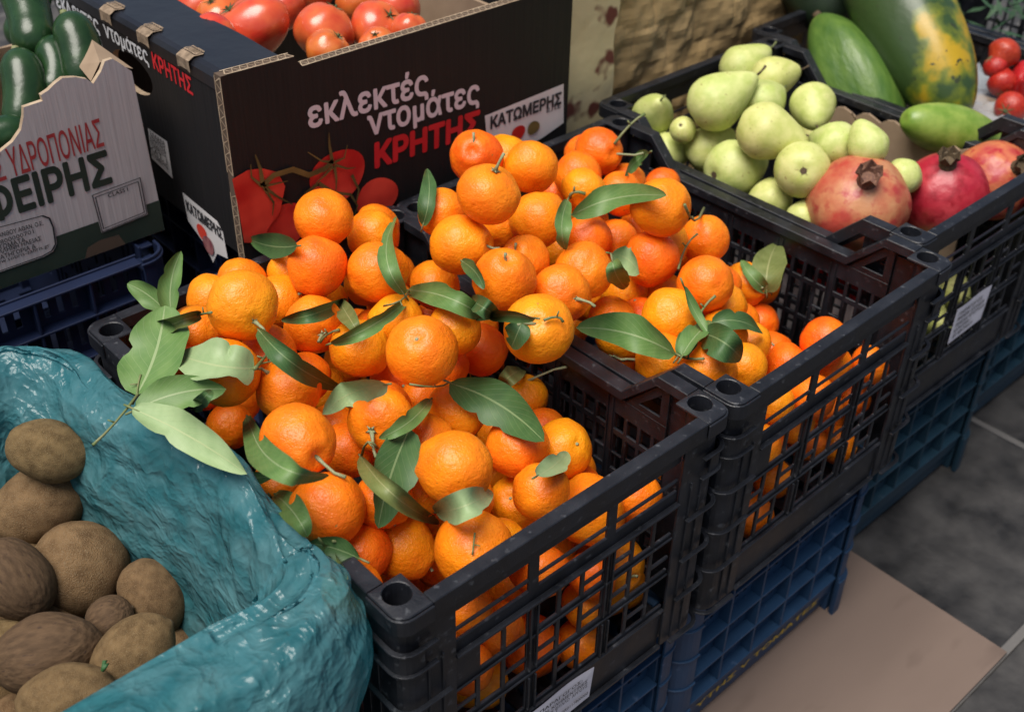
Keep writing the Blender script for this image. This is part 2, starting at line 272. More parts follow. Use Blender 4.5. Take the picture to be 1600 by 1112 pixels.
# ------------------------------------------------------------------ where the fruit and leaves lie (metres)
CLEMENTINES=[
["A",0,0.2323,0.4274,0.7042,0.0334,0.012,0.621,-0.783],
["A",1,0.3008,0.4314,0.6542,0.0315,-0.059,0.808,-0.586],
["A",2,0.1924,0.3856,0.6783,0.0326,-0.628,-0.193,-0.754,-0.0294,-0.0033,-0.0231],
["A",3,0.2424,0.346,0.6693,0.0328,0.985,-0.172,0.006],
["A",4,0.3326,0.3584,0.6081,0.0307,-0.3,0.483,-0.823],
["A",5,0.0634,0.3185,0.7168,0.0354,-0.195,-0.98,-0.038,-0.0057,-0.0465,-0.0053],
["A",6,0.1526,0.4053,0.6398,0.029,0.653,0.445,-0.612],
["A",7,0.1534,0.3413,0.6415,0.0319,-0.224,-0.966,0.127,-0.0154,-0.032,0.002],
["A",8,0.1702,0.2827,0.6338,0.0321,0.687,-0.116,0.717],
["A",9,0.1774,0.1852,0.6807,0.0355,-0.438,-0.312,0.843],
["A",10,0.3195,0.262,0.5727,0.0305,0.941,-0.094,-0.325],
["A",11,0.2273,0.2945,0.6368,0.029,-0.9,0.435,0.002],
["A",12,0.2643,0.2401,0.6403,0.029,-0.294,0.696,-0.655],
["A",13,0.07,0.262,0.6445,0.0333,-0.541,0.273,0.796,-0.025,0.013,0.0307],
["A",14,0.0223,0.1726,0.6604,0.0347,-0.059,-0.983,0.175,0.0082,-0.0619,-0.0054],
["A",15,0.1177,0.176,0.6316,0.0334,-0.798,-0.517,0.309,-0.0323,-0.0344,-0.0054],
["A",16,0.2149,0.18,0.5904,0.0318,0.119,0.395,-0.911],
["A",17,0.3518,0.2235,0.5094,0.0292,-0.297,0.064,0.953,0.0378,-0.0312,0.0448],
["A",18,0.0841,0.3199,0.6486,0.029,0.205,0.637,-0.744],
["A",19,0.2199,0.2885,0.5661,0.029,0.823,-0.517,0.235],
["A",20,0.2143,0.2348,0.5741,0.029,-0.388,0.848,0.361],
["A",21,0.0206,0.2911,0.672,0.0331,0.122,0.7,-0.703],
["A",22,0.0388,0.3836,0.6608,0.029,-0.831,0.553,0.056],
["A",23,0.0035,0.3428,0.6486,0.029,-0.246,0.27,-0.931],
["A",24,0.0824,0.4275,0.487,0.0272,0.696,0.714,-0.08],
["A",25,0.0341,0.2371,0.5544,0.0301,-0.123,-0.726,-0.677],
["A",26,0.014,0.1189,0.6209,0.0338,0.904,0.386,-0.184],
["A",27,0.129,0.078,0.6306,0.0348,-0.653,0.733,0.19],
["A",28,0.225,0.0945,0.5138,0.0305,-0.59,-0.212,0.779],
["A",29,0.0804,0.1004,0.5421,0.0312,0.394,-0.831,-0.393,0.0102,-0.0325,-0.0136],
["A",30,0.1052,0.026,0.5808,0.0361,-0.406,-0.905,0.128],
["A",31,0.2333,0.1056,0.5795,0.0324,0.401,0.142,-0.905],
["A",32,0.2906,0.0966,0.5495,0.0316,-0.004,-0.706,0.708],
["A",33,0.0959,0.2075,0.586,0.029,0.373,-0.869,-0.324],
["A",34,0.1588,0.1629,0.5903,0.029,0.883,-0.464,0.073],
["A",35,0.1199,0.1228,0.5786,0.029,0.743,-0.669,-0.019],
["A",36,0.2113,0.048,0.5718,0.029,0.288,-0.605,-0.742],
["A",37,0.2734,0.04,0.5145,0.037,0.102,-0.842,-0.529],
["A",38,0.3051,0.088,0.4894,0.029,-0.879,0.413,-0.236],
["A",39,0.2064,0.04,0.4715,0.032,0.68,0.645,0.35],
["A",40,0.3168,0.0465,0.3624,0.034,0.723,0.543,-0.427],
["A",41,0.1971,0.04,0.3622,0.0343,0.846,-0.484,-0.223],
["A",42,0.1228,0.04,0.3649,0.0324,0.63,0.396,0.668],
["A",43,0.1072,0.04,0.4877,0.0272,0.083,0.906,-0.415],
["A",44,0.3099,0.0256,0.4208,0.0313,-0.183,-0.976,0.117,-0.0036,-0.0335,0.0095],
["A",45,0.033,0.1045,0.5634,0.029,0.976,-0.108,0.187],
["A",46,0.3464,0.0475,0.345,0.03,-0.895,0.445,-0.035],
["A",47,-0.0082,0.0536,0.5825,0.029,-0.275,0.699,-0.66],
["A",48,0.0708,0.1123,0.6021,0.029,-0.118,-0.751,-0.649],
["B",0,0.4496,0.4192,0.7115,0.0332,-0.617,-0.471,0.63,-0.0133,-0.0097,0.0403],
["B",1,0.3645,0.3015,0.7401,0.0356,0.17,-0.178,0.969,0.015,-0.0084,0.0475],
["B",2,0.4982,0.3747,0.7,0.0333,0.389,0.863,0.323],
["B",3,0.3557,0.3711,0.6906,0.029,-0.021,-0.695,-0.719],
["B",4,0.3349,0.3148,0.6816,0.0342,0.462,-0.861,0.212,0.0212,-0.0424,0.0061],
["B",5,0.4523,0.3132,0.67,0.0331,0.922,-0.094,0.376],
["B",6,0.4437,0.3638,0.6407,0.029,0.83,0.474,0.293],
["B",7,0.6545,0.4102,0.6571,0.0322,-0.138,-0.939,0.314,0.0227,-0.0591,0.0133],
["B",8,0.5975,0.3907,0.6481,0.0314,-0.709,-0.626,-0.324,-0.0203,-0.0231,-0.0049],
["B",9,0.5615,0.3438,0.6575,0.0311,0.884,0.088,0.459],
["B",10,0.6786,0.3808,0.6133,0.029,0.017,0.904,0.427],
["B",11,0.615,0.3304,0.6417,0.029,-0.078,0.919,-0.386],
["B",12,0.5663,0.2223,0.6845,0.0346,-0.223,0.939,-0.261],
["B",13,0.5274,0.3024,0.62,0.0315,0.612,0.299,-0.732],
["B",14,0.5922,0.4268,0.6043,0.029,0.091,0.129,-0.987],
["B",15,0.3248,0.2299,0.6806,0.0348,-0.191,-0.337,0.922,-0.0076,-0.0096,0.04],
["B",16,0.3959,0.2738,0.6556,0.029,-0.67,-0.083,0.738,-0.0169,-0.0026,0.0304],
["B",17,0.4452,0.2268,0.6441,0.0336,0.288,0.573,-0.767],
["B",18,0.3854,0.2033,0.65,0.0337,-0.137,-0.942,0.307,0.0027,-0.0489,0.0068],
["B",19,0.2944,0.1436,0.6752,0.0362,-0.566,-0.417,0.711,-0.0367,-0.0068,0.0257],
["B",20,0.5545,0.2202,0.6208,0.033,-0.757,-0.164,-0.633],
["B",21,0.6679,0.2298,0.5987,0.0317,0.656,0.064,-0.752],
["B",22,0.565,0.1438,0.6172,0.0336,0.506,0.8,-0.323],
["B",23,0.7168,0.1919,0.5283,0.0302,-0.348,-0.822,0.45,-0.008,-0.0329,0.0146],
["B",24,0.5906,0.2251,0.5498,0.029,-0.662,0.683,0.309],
["B",25,0.503,0.1423,0.6003,0.033,0.728,0.283,-0.625],
["B",26,0.4726,0.2023,0.5774,0.029,-0.345,-0.19,-0.919],
["B",27,0.5433,0.2481,0.5642,0.029,-0.18,-0.143,-0.973],
["B",28,0.4634,0.1776,0.5689,0.0314,-0.822,-0.287,-0.492,-0.0182,-0.0197,-0.0123],
["B",29,0.4643,0.1171,0.5693,0.0323,-0.687,0.724,-0.058,-0.0321,0.0306,-0.0007],
["B",30,0.4833,0.0668,0.5758,0.0334,-0.444,-0.408,-0.798],
["B",31,0.5387,0.0583,0.5562,0.029,0.829,0.551,-0.097],
["B",32,0.6894,0.1174,0.4706,0.0297,-0.602,-0.605,0.521,-0.0155,-0.0174,0.025],
["B",33,0.6592,0.1552,0.5105,0.0301,0.234,-0.893,-0.383,0.0156,-0.0534,-0.0144],
["B",34,0.7186,0.1636,0.4792,0.029,0.378,0.889,-0.257],
["B",35,0.5798,0.3014,0.5966,0.029,0.297,0.92,-0.254],
["B",36,0.6051,0.1001,0.5357,0.029,0.658,-0.235,-0.715],
["B",37,0.5206,0.2004,0.556,0.029,0.039,0.462,0.886],
["B",38,0.5876,0.04,0.4912,0.0259,0.619,-0.166,-0.768],
["B",39,0.644,0.04,0.4292,0.0272,-0.47,0.881,-0.049],
["B",40,0.5873,0.04,0.4244,0.0266,0.566,0.648,0.509],
["B",41,0.7056,0.04,0.4256,0.0262,0.383,0.178,0.906],
["B",42,0.7813,0.04,0.3968,0.0238,0.323,0.905,0.278],
["B",43,0.689,0.04,0.3726,0.0249,-0.1,0.995,-0.025],
["B",44,0.5612,0.1068,0.5683,0.029,0.921,0.258,0.292],
["B",45,0.5296,0.344,0.5808,0.029,0.378,0.906,-0.191],
["A",-1,0.1263,0.4166,0.4321,0.0295,-0.328,0.318,-0.89],
["A",-1,0.2581,0.1169,0.4669,0.0308,-0.464,0.796,0.388],
["A",-1,0.0961,0.2448,0.3776,0.0288,0.995,0.097,-0.024],
["A",-1,0.2041,0.3729,0.4643,0.0284,-0.35,-0.588,-0.729],
["A",-1,0.1117,0.0865,0.4058,0.0307,0.842,0.354,-0.407],
["A",-1,0.1612,0.1425,0.4353,0.0305,0.088,-0.498,-0.863],
["A",-1,0.193,0.4441,0.6402,0.027,0.493,0.821,0.287],
["A",-1,0.288,0.4594,0.5096,0.0267,0.234,0.876,-0.422],
["A",-1,0.3347,0.1696,0.5034,0.0262,0.295,0.71,-0.639],
["A",-1,0.0484,0.4536,0.6004,0.0261,-0.288,-0.346,-0.893],
["A",-1,0.1171,0.1884,0.4102,0.0279,0.744,-0.368,-0.558],
["A",-1,0.1415,0.4653,0.6404,0.028,0.329,-0.18,-0.927],
["A",-1,0.1296,0.3776,0.3561,0.0291,0.661,0.69,-0.295],
["A",-1,0.335,0.1008,0.3938,0.0286,0.433,0.036,-0.901],
["A",-1,0.2358,0.4492,0.5801,0.0292,0.308,0.859,0.408],
["A",-1,0.2785,0.1974,0.4576,0.0278,-0.184,0.644,0.742],
["A",-1,0.3272,0.2862,0.4579,0.0293,0.081,0.963,0.256],
["A",-1,0.0408,0.1685,0.5249,0.029,0.866,-0.476,-0.155],
["A",-1,0.1647,0.0547,0.5223,0.0284,-0.11,0.442,-0.89],
["A",-1,0.2853,0.1884,0.5114,0.0271,-0.004,0.436,-0.9],
["A",-1,0.3391,0.4492,0.5771,0.0279,0.125,-0.164,-0.979],
["A",-1,0.1295,0.108,0.4859,0.0263,0.922,-0.309,-0.232],
["A",-1,0.1416,0.0319,0.4407,0.0279,0.393,0.849,-0.353],
["A",-1,0.0428,0.0202,0.4988,0.0305,0.762,0.458,-0.458],
["A",-1,0.0766,0.1003,0.3572,0.0284,0.07,0.966,-0.25],
["A",-1,0.1311,0.1552,0.5266,0.0283,0.55,0.213,-0.807],
["A",-1,0.2147,0.0978,0.4088,0.0307,0.246,-0.944,-0.222],
["A",-1,0.2766,0.4715,0.4137,0.0272,-0.528,0.127,-0.84],
["A",-1,0.1216,0.4781,0.4702,0.0262,-0.076,-0.104,-0.992],
["A",-1,0.2988,0.3969,0.5722,0.0299,-0.301,0.912,0.28],
["A",-1,0.2586,0.0214,0.3953,0.0262,0.769,-0.368,0.523],
["A",-1,0.1792,0.3745,0.5195,0.0272,0.618,0.658,-0.43],
["A",-1,0.3397,0.0336,0.4966,0.0288,-0.171,0.474,-0.864],
["A",-1,0.1781,0.1862,0.363,0.0298,-0.086,0.654,-0.752],
["A",-1,0.1656,0.2454,0.5287,0.0293,0.005,0.503,0.864],
["A",-1,0.0911,0.0187,0.4326,0.0268,0.146,0.748,0.648],
["A",-1,0.2329,0.3403,0.5923,0.0296,0.192,0.97,0.151],
["A",-1,0.247,0.4277,0.4986,0.0284,0.898,-0.195,-0.395],
["A",-1,0.1134,0.2596,0.5675,0.0297,0.644,0.076,0.761],
["A",-1,0.1642,0.1061,0.5492,0.0287,-0.103,-0.217,-0.971],
["A",-1,0.0928,0.3372,0.4906,0.0273,0.145,0.382,0.913],
["A",-1,0.0337,0.0293,0.4254,0.0283,-0.618,0.479,-0.623],
["A",-1,0.3445,0.0757,0.4394,0.0264,-0.341,0.602,-0.722],
["A",-1,0.1505,0.2192,0.6019,0.0292,0.435,0.855,-0.28],
["A",-1,0.3415,0.3828,0.5333,0.0284,0.667,0.262,-0.697],
["A",-1,0.0926,0.146,0.4822,0.0282,-0.132,0.358,-0.924],
["A",-1,0.2627,0.3988,0.6188,0.0262,0.949,0.265,0.17],
["A",-1,0.1133,0.3252,0.3759,0.0289,0.468,-0.853,-0.23],
["A",-1,0.3502,0.3096,0.5662,0.0284,0.283,0.738,-0.612],
["A",-1,0.3368,0.4733,0.6351,0.0285,-0.636,0.484,-0.601],
["A",-1,0.2724,0.0866,0.4084,0.0284,-0.353,0.713,0.606],
["A",-1,0.347,0.1365,0.4608,0.0289,0.717,0.638,-0.282],
["A",-1,0.1934,0.2037,0.432,0.0286,-0.986,0.092,-0.136],
["A",-1,0.08,0.4757,0.5148,0.0265,0.086,0.87,-0.485],
["A",-1,0.1363,0.2184,0.3493,0.0264,-0.721,0.608,0.333],
["A",-1,0.0899,0.4387,0.6525,0.0265,0.039,0.891,0.452],
["A",-1,0.2499,0.017,0.3436,0.0277,-0.042,0.802,-0.596],
["A",-1,0.2598,0.0159,0.446,0.0269,0.847,0.45,0.281],
["A",-1,0.2633,0.2552,0.5818,0.0264,0.96,-0.268,0.083],
["A",-1,0.2977,0.1335,0.4318,0.0267,0.236,0.967,0.098],
["A",-1,0.1198,0.311,0.606,0.0264,0.251,0.74,-0.624],
["B",-1,0.5058,0.0447,0.4122,0.0294,0.269,0.726,0.633],
["B",-1,0.6238,0.4172,0.356,0.0268,0.525,0.803,0.282],
["B",-1,0.6486,0.1828,0.5605,0.0273,-0.471,0.289,-0.833],
["B",-1,0.7057,0.0556,0.5164,0.0303,0.386,0.873,-0.299],
["B",-1,0.5579,0.069,0.3732,0.0304,-0.205,0.804,-0.559],
["B",-1,0.5676,0.165,0.504,0.0304,-0.789,0.147,-0.597],
["B",-1,0.7669,0.2054,0.5016,0.0298,-0.759,0.577,-0.302],
["B",-1,0.7781,0.0257,0.4621,0.0264,0.706,-0.511,0.49],
["B",-1,0.5569,0.1172,0.3456,0.0274,-0.154,-0.17,-0.973],
["B",-1,0.6299,0.1005,0.4441,0.0292,0.96,-0.276,0.047],
["B",-1,0.4774,0.3747,0.4885,0.0309,0.56,0.744,0.364],
["B",-1,0.5468,0.2095,0.4715,0.0261,-0.415,0.885,-0.211],
["B",-1,0.6845,0.1072,0.3543,0.0263,-0.133,-0.362,-0.922],
["B",-1,0.6555,0.2305,0.3965,0.0279,-0.071,0.996,0.056],
["B",-1,0.5502,0.0827,0.4393,0.0287,0.695,-0.671,-0.256],
["B",-1,0.5122,0.4294,0.3701,0.0301,-0.522,-0.146,-0.84],
["B",-1,0.5004,0.0445,0.5106,0.0261,0.798,0.365,-0.48],
["B",-1,0.4963,0.0984,0.4025,0.0278,-0.523,0.812,-0.261],
["B",-1,0.477,0.0208,0.4623,0.0279,0.511,-0.849,0.137],
["B",-1,0.6489,0.2901,0.356,0.0269,0.068,0.994,0.088],
["B",-1,0.5025,0.3328,0.4409,0.0263,-0.099,0.063,-0.993],
["B",-1,0.4758,0.0218,0.3562,0.03,0.327,0.388,-0.862],
["B",-1,0.64,0.0205,0.484,0.0281,-0.369,0.928,0.053],
["B",-1,0.7767,0.3959,0.5713,0.0267,0.379,0.781,0.496],
["B",-1,0.6668,0.3401,0.5643,0.0288,-0.185,0.977,-0.106],
["B",-1,0.6029,0.0296,0.3679,0.0262,0.065,0.987,0.148],
["B",-1,0.6361,0.3555,0.3419,0.0268,0.297,0.272,0.915],
["B",-1,0.7399,0.025,0.348,0.0265,-0.334,0.784,-0.523],
["B",-1,0.6115,0.2806,0.3923,0.0261,0.783,-0.62,-0.047],
["B",-1,0.6029,0.3741,0.5888,0.0278,-0.52,-0.502,-0.691],
["B",-1,0.5211,0.4449,0.6756,0.0304,0.084,0.898,0.433],
["B",-1,0.4611,0.0728,0.4351,0.0271,0.125,0.177,-0.976],
["B",-1,0.4653,0.4602,0.3566,0.0272,0.335,0.83,0.446],
["B",-1,0.5811,0.2323,0.4343,0.0302,0.961,-0.251,-0.116],
["B",-1,0.5789,0.1152,0.4796,0.0266,0.756,0.655,-0.007],
["B",-1,0.6871,0.2439,0.348,0.0263,0.439,0.842,0.313],
["B",-1,0.6837,0.4639,0.6237,0.0284,0.896,-0.167,-0.412],
["B",-1,0.4775,0.3809,0.4229,0.0273,0.776,-0.26,-0.574],
["B",-1,0.4722,0.4341,0.5394,0.0273,0.655,0.003,0.756],
["B",-1,0.542,0.0208,0.4582,0.0295,0.675,-0.578,-0.457],
["B",-1,0.5216,0.2953,0.536,0.0263,0.761,0.446,0.471],
["B",-1,0.6574,0.0726,0.4937,0.0266,0.468,0.645,0.603],
["B",-1,0.4669,0.4754,0.5028,0.0266,0.851,-0.524,0.037],
["B",-1,0.6844,0.2741,0.5544,0.0274,0.021,-0.369,-0.929],
["B",-1,0.6097,0.1451,0.5667,0.028,0.661,-0.623,0.418],
["B",-1,0.5496,0.019,0.3458,0.0291,-0.182,0.613,-0.769],
["B",-1,0.6087,0.2467,0.6067,0.0308,0.266,0.135,-0.955],
["B",-1,0.6161,0.3988,0.4048,0.0273,-0.491,0.81,-0.32],
["B",-1,0.7347,0.0567,0.4648,0.0275,-0.107,0.994,0.007],
["B",-1,0.7731,0.0685,0.3501,0.0278,0.996,0.068,0.054]]
LEAVES=[
[[-0.0614,0.3097,0.6751,-0.0417,0.3236,0.6821,-0.0225,0.341,0.689,-0.0038,0.3619,0.6959,0.0146,0.3865,0.7029],[0.732,-0.645,-0.219],0.0293,14,1],
[[0.0352,0.3568,0.6983,0.0134,0.3449,0.7087,0.0074,0.3672,0.6929,0.0155,0.4246,0.6503,0.0364,0.5175,0.5801],[0.473,0.52,0.711],0.0107,60,3],
[[0.0211,0.3904,0.6873,0.0265,0.3988,0.7006,0.0336,0.4052,0.7137,0.0424,0.4099,0.7265,0.053,0.4126,0.7391],[0.641,-0.765,-0.067],0.0115,40,1],
[[0.0271,0.4201,0.6772,0.0241,0.4292,0.6835,0.0201,0.4383,0.689,0.0152,0.4474,0.6935,0.0093,0.4566,0.6972],[0.803,0.068,0.592],0.0111,25,1],
[[0.034,0.2579,0.6888,0.0133,0.2556,0.7011,0.0004,0.2667,0.704,-0.0054,0.2919,0.6979,-0.0046,0.3319,0.6827],[0.708,0.416,0.57],0.0218,16,2],
[[-0.0722,0.2914,0.6752,-0.0525,0.2862,0.6796,-0.0344,0.2764,0.6841,-0.0181,0.262,0.6886,-0.0038,0.2432,0.6931],[-0.286,-0.663,-0.691],0.0159,20,1],
[[-0.0753,0.2901,0.6792,-0.0635,0.2568,0.6773,-0.0538,0.2229,0.6753,-0.046,0.1885,0.6733,-0.0402,0.1537,0.6714],[-0.685,-0.136,-0.716],0.0148,22,2],
[[0.0669,0.352,0.556,-0.011,0.1841,0.6688,-0.0485,0.0864,0.7332,-0.0469,0.054,0.7433,-0.0035,0.0821,0.6969],[-0.964,0.131,-0.231],0.0111,20,1],
[[0.0582,0.2846,0.7083,0.0438,0.229,0.7226,0.054,0.2143,0.7072,0.0901,0.2377,0.6602,0.1542,0.2961,0.5808],[-0.796,-0.051,-0.603],0.01,30,0],
[[0.1254,0.2649,0.6718,0.1313,0.2338,0.6957,0.1551,0.2326,0.6978,0.199,0.2602,0.6792,0.2648,0.3163,0.6411],[0.088,-0.675,-0.733],0.0081,40,1],
[[0.2355,0.2885,0.6708,0.2215,0.2898,0.6991,0.2333,0.314,0.7064,0.2715,0.3622,0.6944,0.3378,0.4346,0.6649],[0.807,-0.557,0.194],0.0094,25,1],
[[0.3057,0.3751,0.604,0.2684,0.2881,0.6595,0.2538,0.2366,0.6843,0.2637,0.2187,0.6785,0.2997,0.232,0.6411],[-0.598,-0.177,-0.781],0.0126,25,1],
[[0.0782,0.1052,0.7373,0.1007,0.1674,0.6868,0.1015,0.1985,0.661,0.0822,0.1974,0.6603,0.0447,0.1633,0.6855],[-0.139,0.613,0.778],0.0128,20,2],
[[0.1891,0.1893,0.6126,0.1489,0.1551,0.6383,0.1193,0.1355,0.6532,0.0995,0.1306,0.6568,0.089,0.1404,0.6485],[-0.14,0.757,0.639],0.0078,20,1],
[[0.1917,0.1622,0.6492,0.217,0.1509,0.6304,0.23,0.128,0.6204,0.2302,0.0946,0.6197,0.2173,0.0516,0.6291],[-0.593,0.009,-0.805],0.0205,14,0],
[[0.1222,0.1371,0.6432,0.0957,0.1196,0.64,0.0731,0.1039,0.6338,0.0541,0.0902,0.6243,0.0384,0.0782,0.6114],[-0.607,0.556,0.568],0.0192,15,0],
[[0.0859,0.169,0.6094,0.0469,0.0874,0.6609,0.0435,0.0566,0.6628,0.0769,0.0725,0.6121,0.1493,0.1307,0.5067],[-0.744,0.329,-0.582],0.0098,45,3],
[[0.1116,0.0863,0.5788,0.0902,0.0378,0.6303,0.0898,0.0179,0.6499,0.1118,0.0256,0.6379,0.1579,0.0603,0.595],[-0.162,-0.712,-0.683],0.0127,25,2],
[[0.0141,0.2128,0.5728,-0.01,0.15,0.6208,-0.0256,0.1079,0.6489,-0.0324,0.0857,0.6565,-0.0302,0.0825,0.6431],[-0.925,0.119,-0.362],0.0104,20,1],
[[0.0039,0.0578,0.6129,-0.0002,0.0699,0.6133,-0.0063,0.0799,0.6152,-0.0142,0.0876,0.6185,-0.0239,0.093,0.6233],[0.497,0.14,0.856],0.01,20,0],
[[0.1818,0.0252,0.6241,0.2,0.032,0.6144,0.2206,0.0418,0.6028,0.2437,0.0547,0.5893,0.2693,0.0707,0.5741],[0.108,-0.822,-0.559],0.0105,20,2],
[[0.2178,0.0696,0.7619,0.2378,0.1104,0.7345,0.2546,0.1496,0.7074,0.2682,0.187,0.6802,0.2788,0.2226,0.6529],[0.335,0.454,0.825],0.0063,40,0],
[[0.2625,0.1356,0.7016,0.2572,0.1332,0.6982,0.254,0.133,0.6927,0.2529,0.1351,0.685,0.2538,0.1393,0.6751],[-0.543,0.789,0.288],0.0119,20,0],
[[0.3956,0.2726,0.5011,0.3284,0.2121,0.5653,0.2922,0.182,0.5959,0.2863,0.183,0.5925,0.3099,0.215,0.5545],[-0.004,0.683,0.73],0.0096,20,3],
[[0.3227,0.3652,0.6887,0.3251,0.3602,0.7077,0.3344,0.3676,0.719,0.351,0.3877,0.723,0.3749,0.4207,0.7203],[0.706,-0.704,0.069],0.0093,20,0],
[[0.1644,0.374,0.7193,0.1757,0.4191,0.6928,0.1874,0.4656,0.668,0.1994,0.5136,0.645,0.2118,0.5632,0.624],[0.296,0.37,0.881],0.013,20,0],
[[0.3123,0.2848,0.6831,0.2986,0.2555,0.6957,0.2885,0.2336,0.7023,0.2823,0.2187,0.7027,0.2799,0.2108,0.6967],[-0.808,0.255,-0.532],0.0073,20,0],
[[0.3756,0.3453,0.5754,0.2618,0.2011,0.6918,0.2227,0.1459,0.7319,0.2596,0.1775,0.6947,0.3736,0.2935,0.5789],[-0.902,0.005,-0.431],0.0085,20,0],
[[0.4867,0.2927,0.6731,0.5268,0.2941,0.6721,0.5448,0.2731,0.6835,0.5391,0.2308,0.7068,0.508,0.1689,0.7422],[-0.333,-0.503,-0.798],0.0152,18,1],
[[0.4788,0.2916,0.6959,0.4454,0.2649,0.7033,0.4267,0.2484,0.7016,0.4223,0.2419,0.6903,0.432,0.2451,0.6689],[-0.702,0.712,-0.006],0.0093,20,1],
[[0.4735,0.2132,0.6622,0.4901,0.2133,0.653,0.4956,0.2055,0.6489,0.4898,0.1902,0.6502,0.4727,0.1675,0.657],[-0.53,0.105,-0.841],0.0147,20,2],
[[0.4444,0.1847,0.6769,0.4402,0.1777,0.6722,0.4523,0.1834,0.6553,0.4809,0.2015,0.6261,0.5259,0.2316,0.5843],[-0.786,0.31,-0.535],0.0107,20,1],
[[0.7165,0.1574,0.5345,0.7154,0.1603,0.553,0.7332,0.1725,0.5586,0.7704,0.1942,0.5519,0.8275,0.2255,0.5334],[0.512,-0.829,0.225],0.0198,14,3],
[[0.722,0.1591,0.5323,0.7061,0.1626,0.5471,0.6994,0.1706,0.557,0.7019,0.1835,0.562,0.7135,0.2015,0.5624],[0.689,-0.323,0.649],0.009,25,1],
[[0.4012,0.0493,0.6459,0.4252,0.1012,0.6219,0.4191,0.1318,0.6195,0.3845,0.1389,0.6378,0.3232,0.1204,0.6767],[0.595,0.336,0.73],0.0182,16,1],
[[0.4491,0.0827,0.602,0.4573,0.0834,0.607,0.4679,0.0875,0.6098,0.481,0.0951,0.6103,0.4967,0.1063,0.6087],[0.458,-0.863,-0.211],0.0105,20,1],
[[0.4449,0.0744,0.6086,0.4551,0.0759,0.6161,0.4737,0.0821,0.6162,0.5011,0.093,0.6089,0.5375,0.1085,0.5944],[0.293,-0.913,-0.285],0.0119,25,1],
[[0.5063,0.0962,0.5991,0.4768,0.0596,0.6269,0.4666,0.0386,0.6357,0.4762,0.0324,0.6251,0.5059,0.0403,0.5947],[-0.667,0.064,-0.742],0.0163,15,0],
[[0.5294,0.1024,0.5986,0.54,0.0914,0.6036,0.5555,0.0841,0.5993,0.5762,0.0802,0.5856,0.6021,0.0794,0.5623],[-0.508,-0.409,-0.758],0.0124,20,0],
[[0.4933,0.1211,0.6557,0.4979,0.1129,0.636,0.4987,0.0998,0.6216,0.4959,0.0819,0.6126,0.4892,0.0596,0.6094],[-0.741,0.434,-0.513],0.0057,30,1],
[[0.2361,0.4026,0.6068,0.1652,0.3239,0.667,0.1239,0.2882,0.6961,0.1099,0.2966,0.6929,0.1211,0.3504,0.657],[0.18,0.447,0.877],0.0076,30,0],
[[0.225,0.3991,0.6117,0.1817,0.3239,0.658,0.1541,0.274,0.6859,0.1425,0.2488,0.6946,0.1467,0.2477,0.6836],[-0.886,0.284,-0.367],0.0084,20,3],
[[-0.0142,0.0851,0.6213,-0.0095,0.0839,0.6083,-0.0108,0.0728,0.607,-0.018,0.0519,0.6177,-0.0313,0.0218,0.6407],[-0.927,0.143,-0.347],0.0061,30,3],
[[0.6068,0.3457,0.376,0.6218,0.3676,0.3657,0.6245,0.3786,0.3675,0.6151,0.3783,0.3812,0.5934,0.3664,0.4065],[0.79,-0.286,0.542],0.0083,20,0],
[[0.0295,0.3833,0.4744,0.0203,0.3249,0.515,0.0108,0.2687,0.5573,0.0007,0.2144,0.6012,-0.01,0.1621,0.6464],[-0.47,-0.488,-0.736],0.0083,20,0],
[[-0.0406,0.3728,0.567,-0.032,0.3597,0.562,-0.0219,0.3479,0.5596,-0.0102,0.3374,0.5599,0.0029,0.328,0.5628],[-0.698,-0.652,-0.297],0.0131,20,0],
[[0.6672,0.3331,0.6813,0.6839,0.3594,0.6595,0.6759,0.3634,0.6527,0.6437,0.3449,0.6613,0.588,0.3038,0.6858],[-0.244,0.753,0.611],0.0084,20,1],
[[0.0472,0.4432,0.5197,-0.0012,0.3192,0.6268,-0.0295,0.2433,0.693,-0.0369,0.2154,0.7189,-0.0226,0.2352,0.7052],[0.335,-0.687,-0.645],0.0063,20,0]]
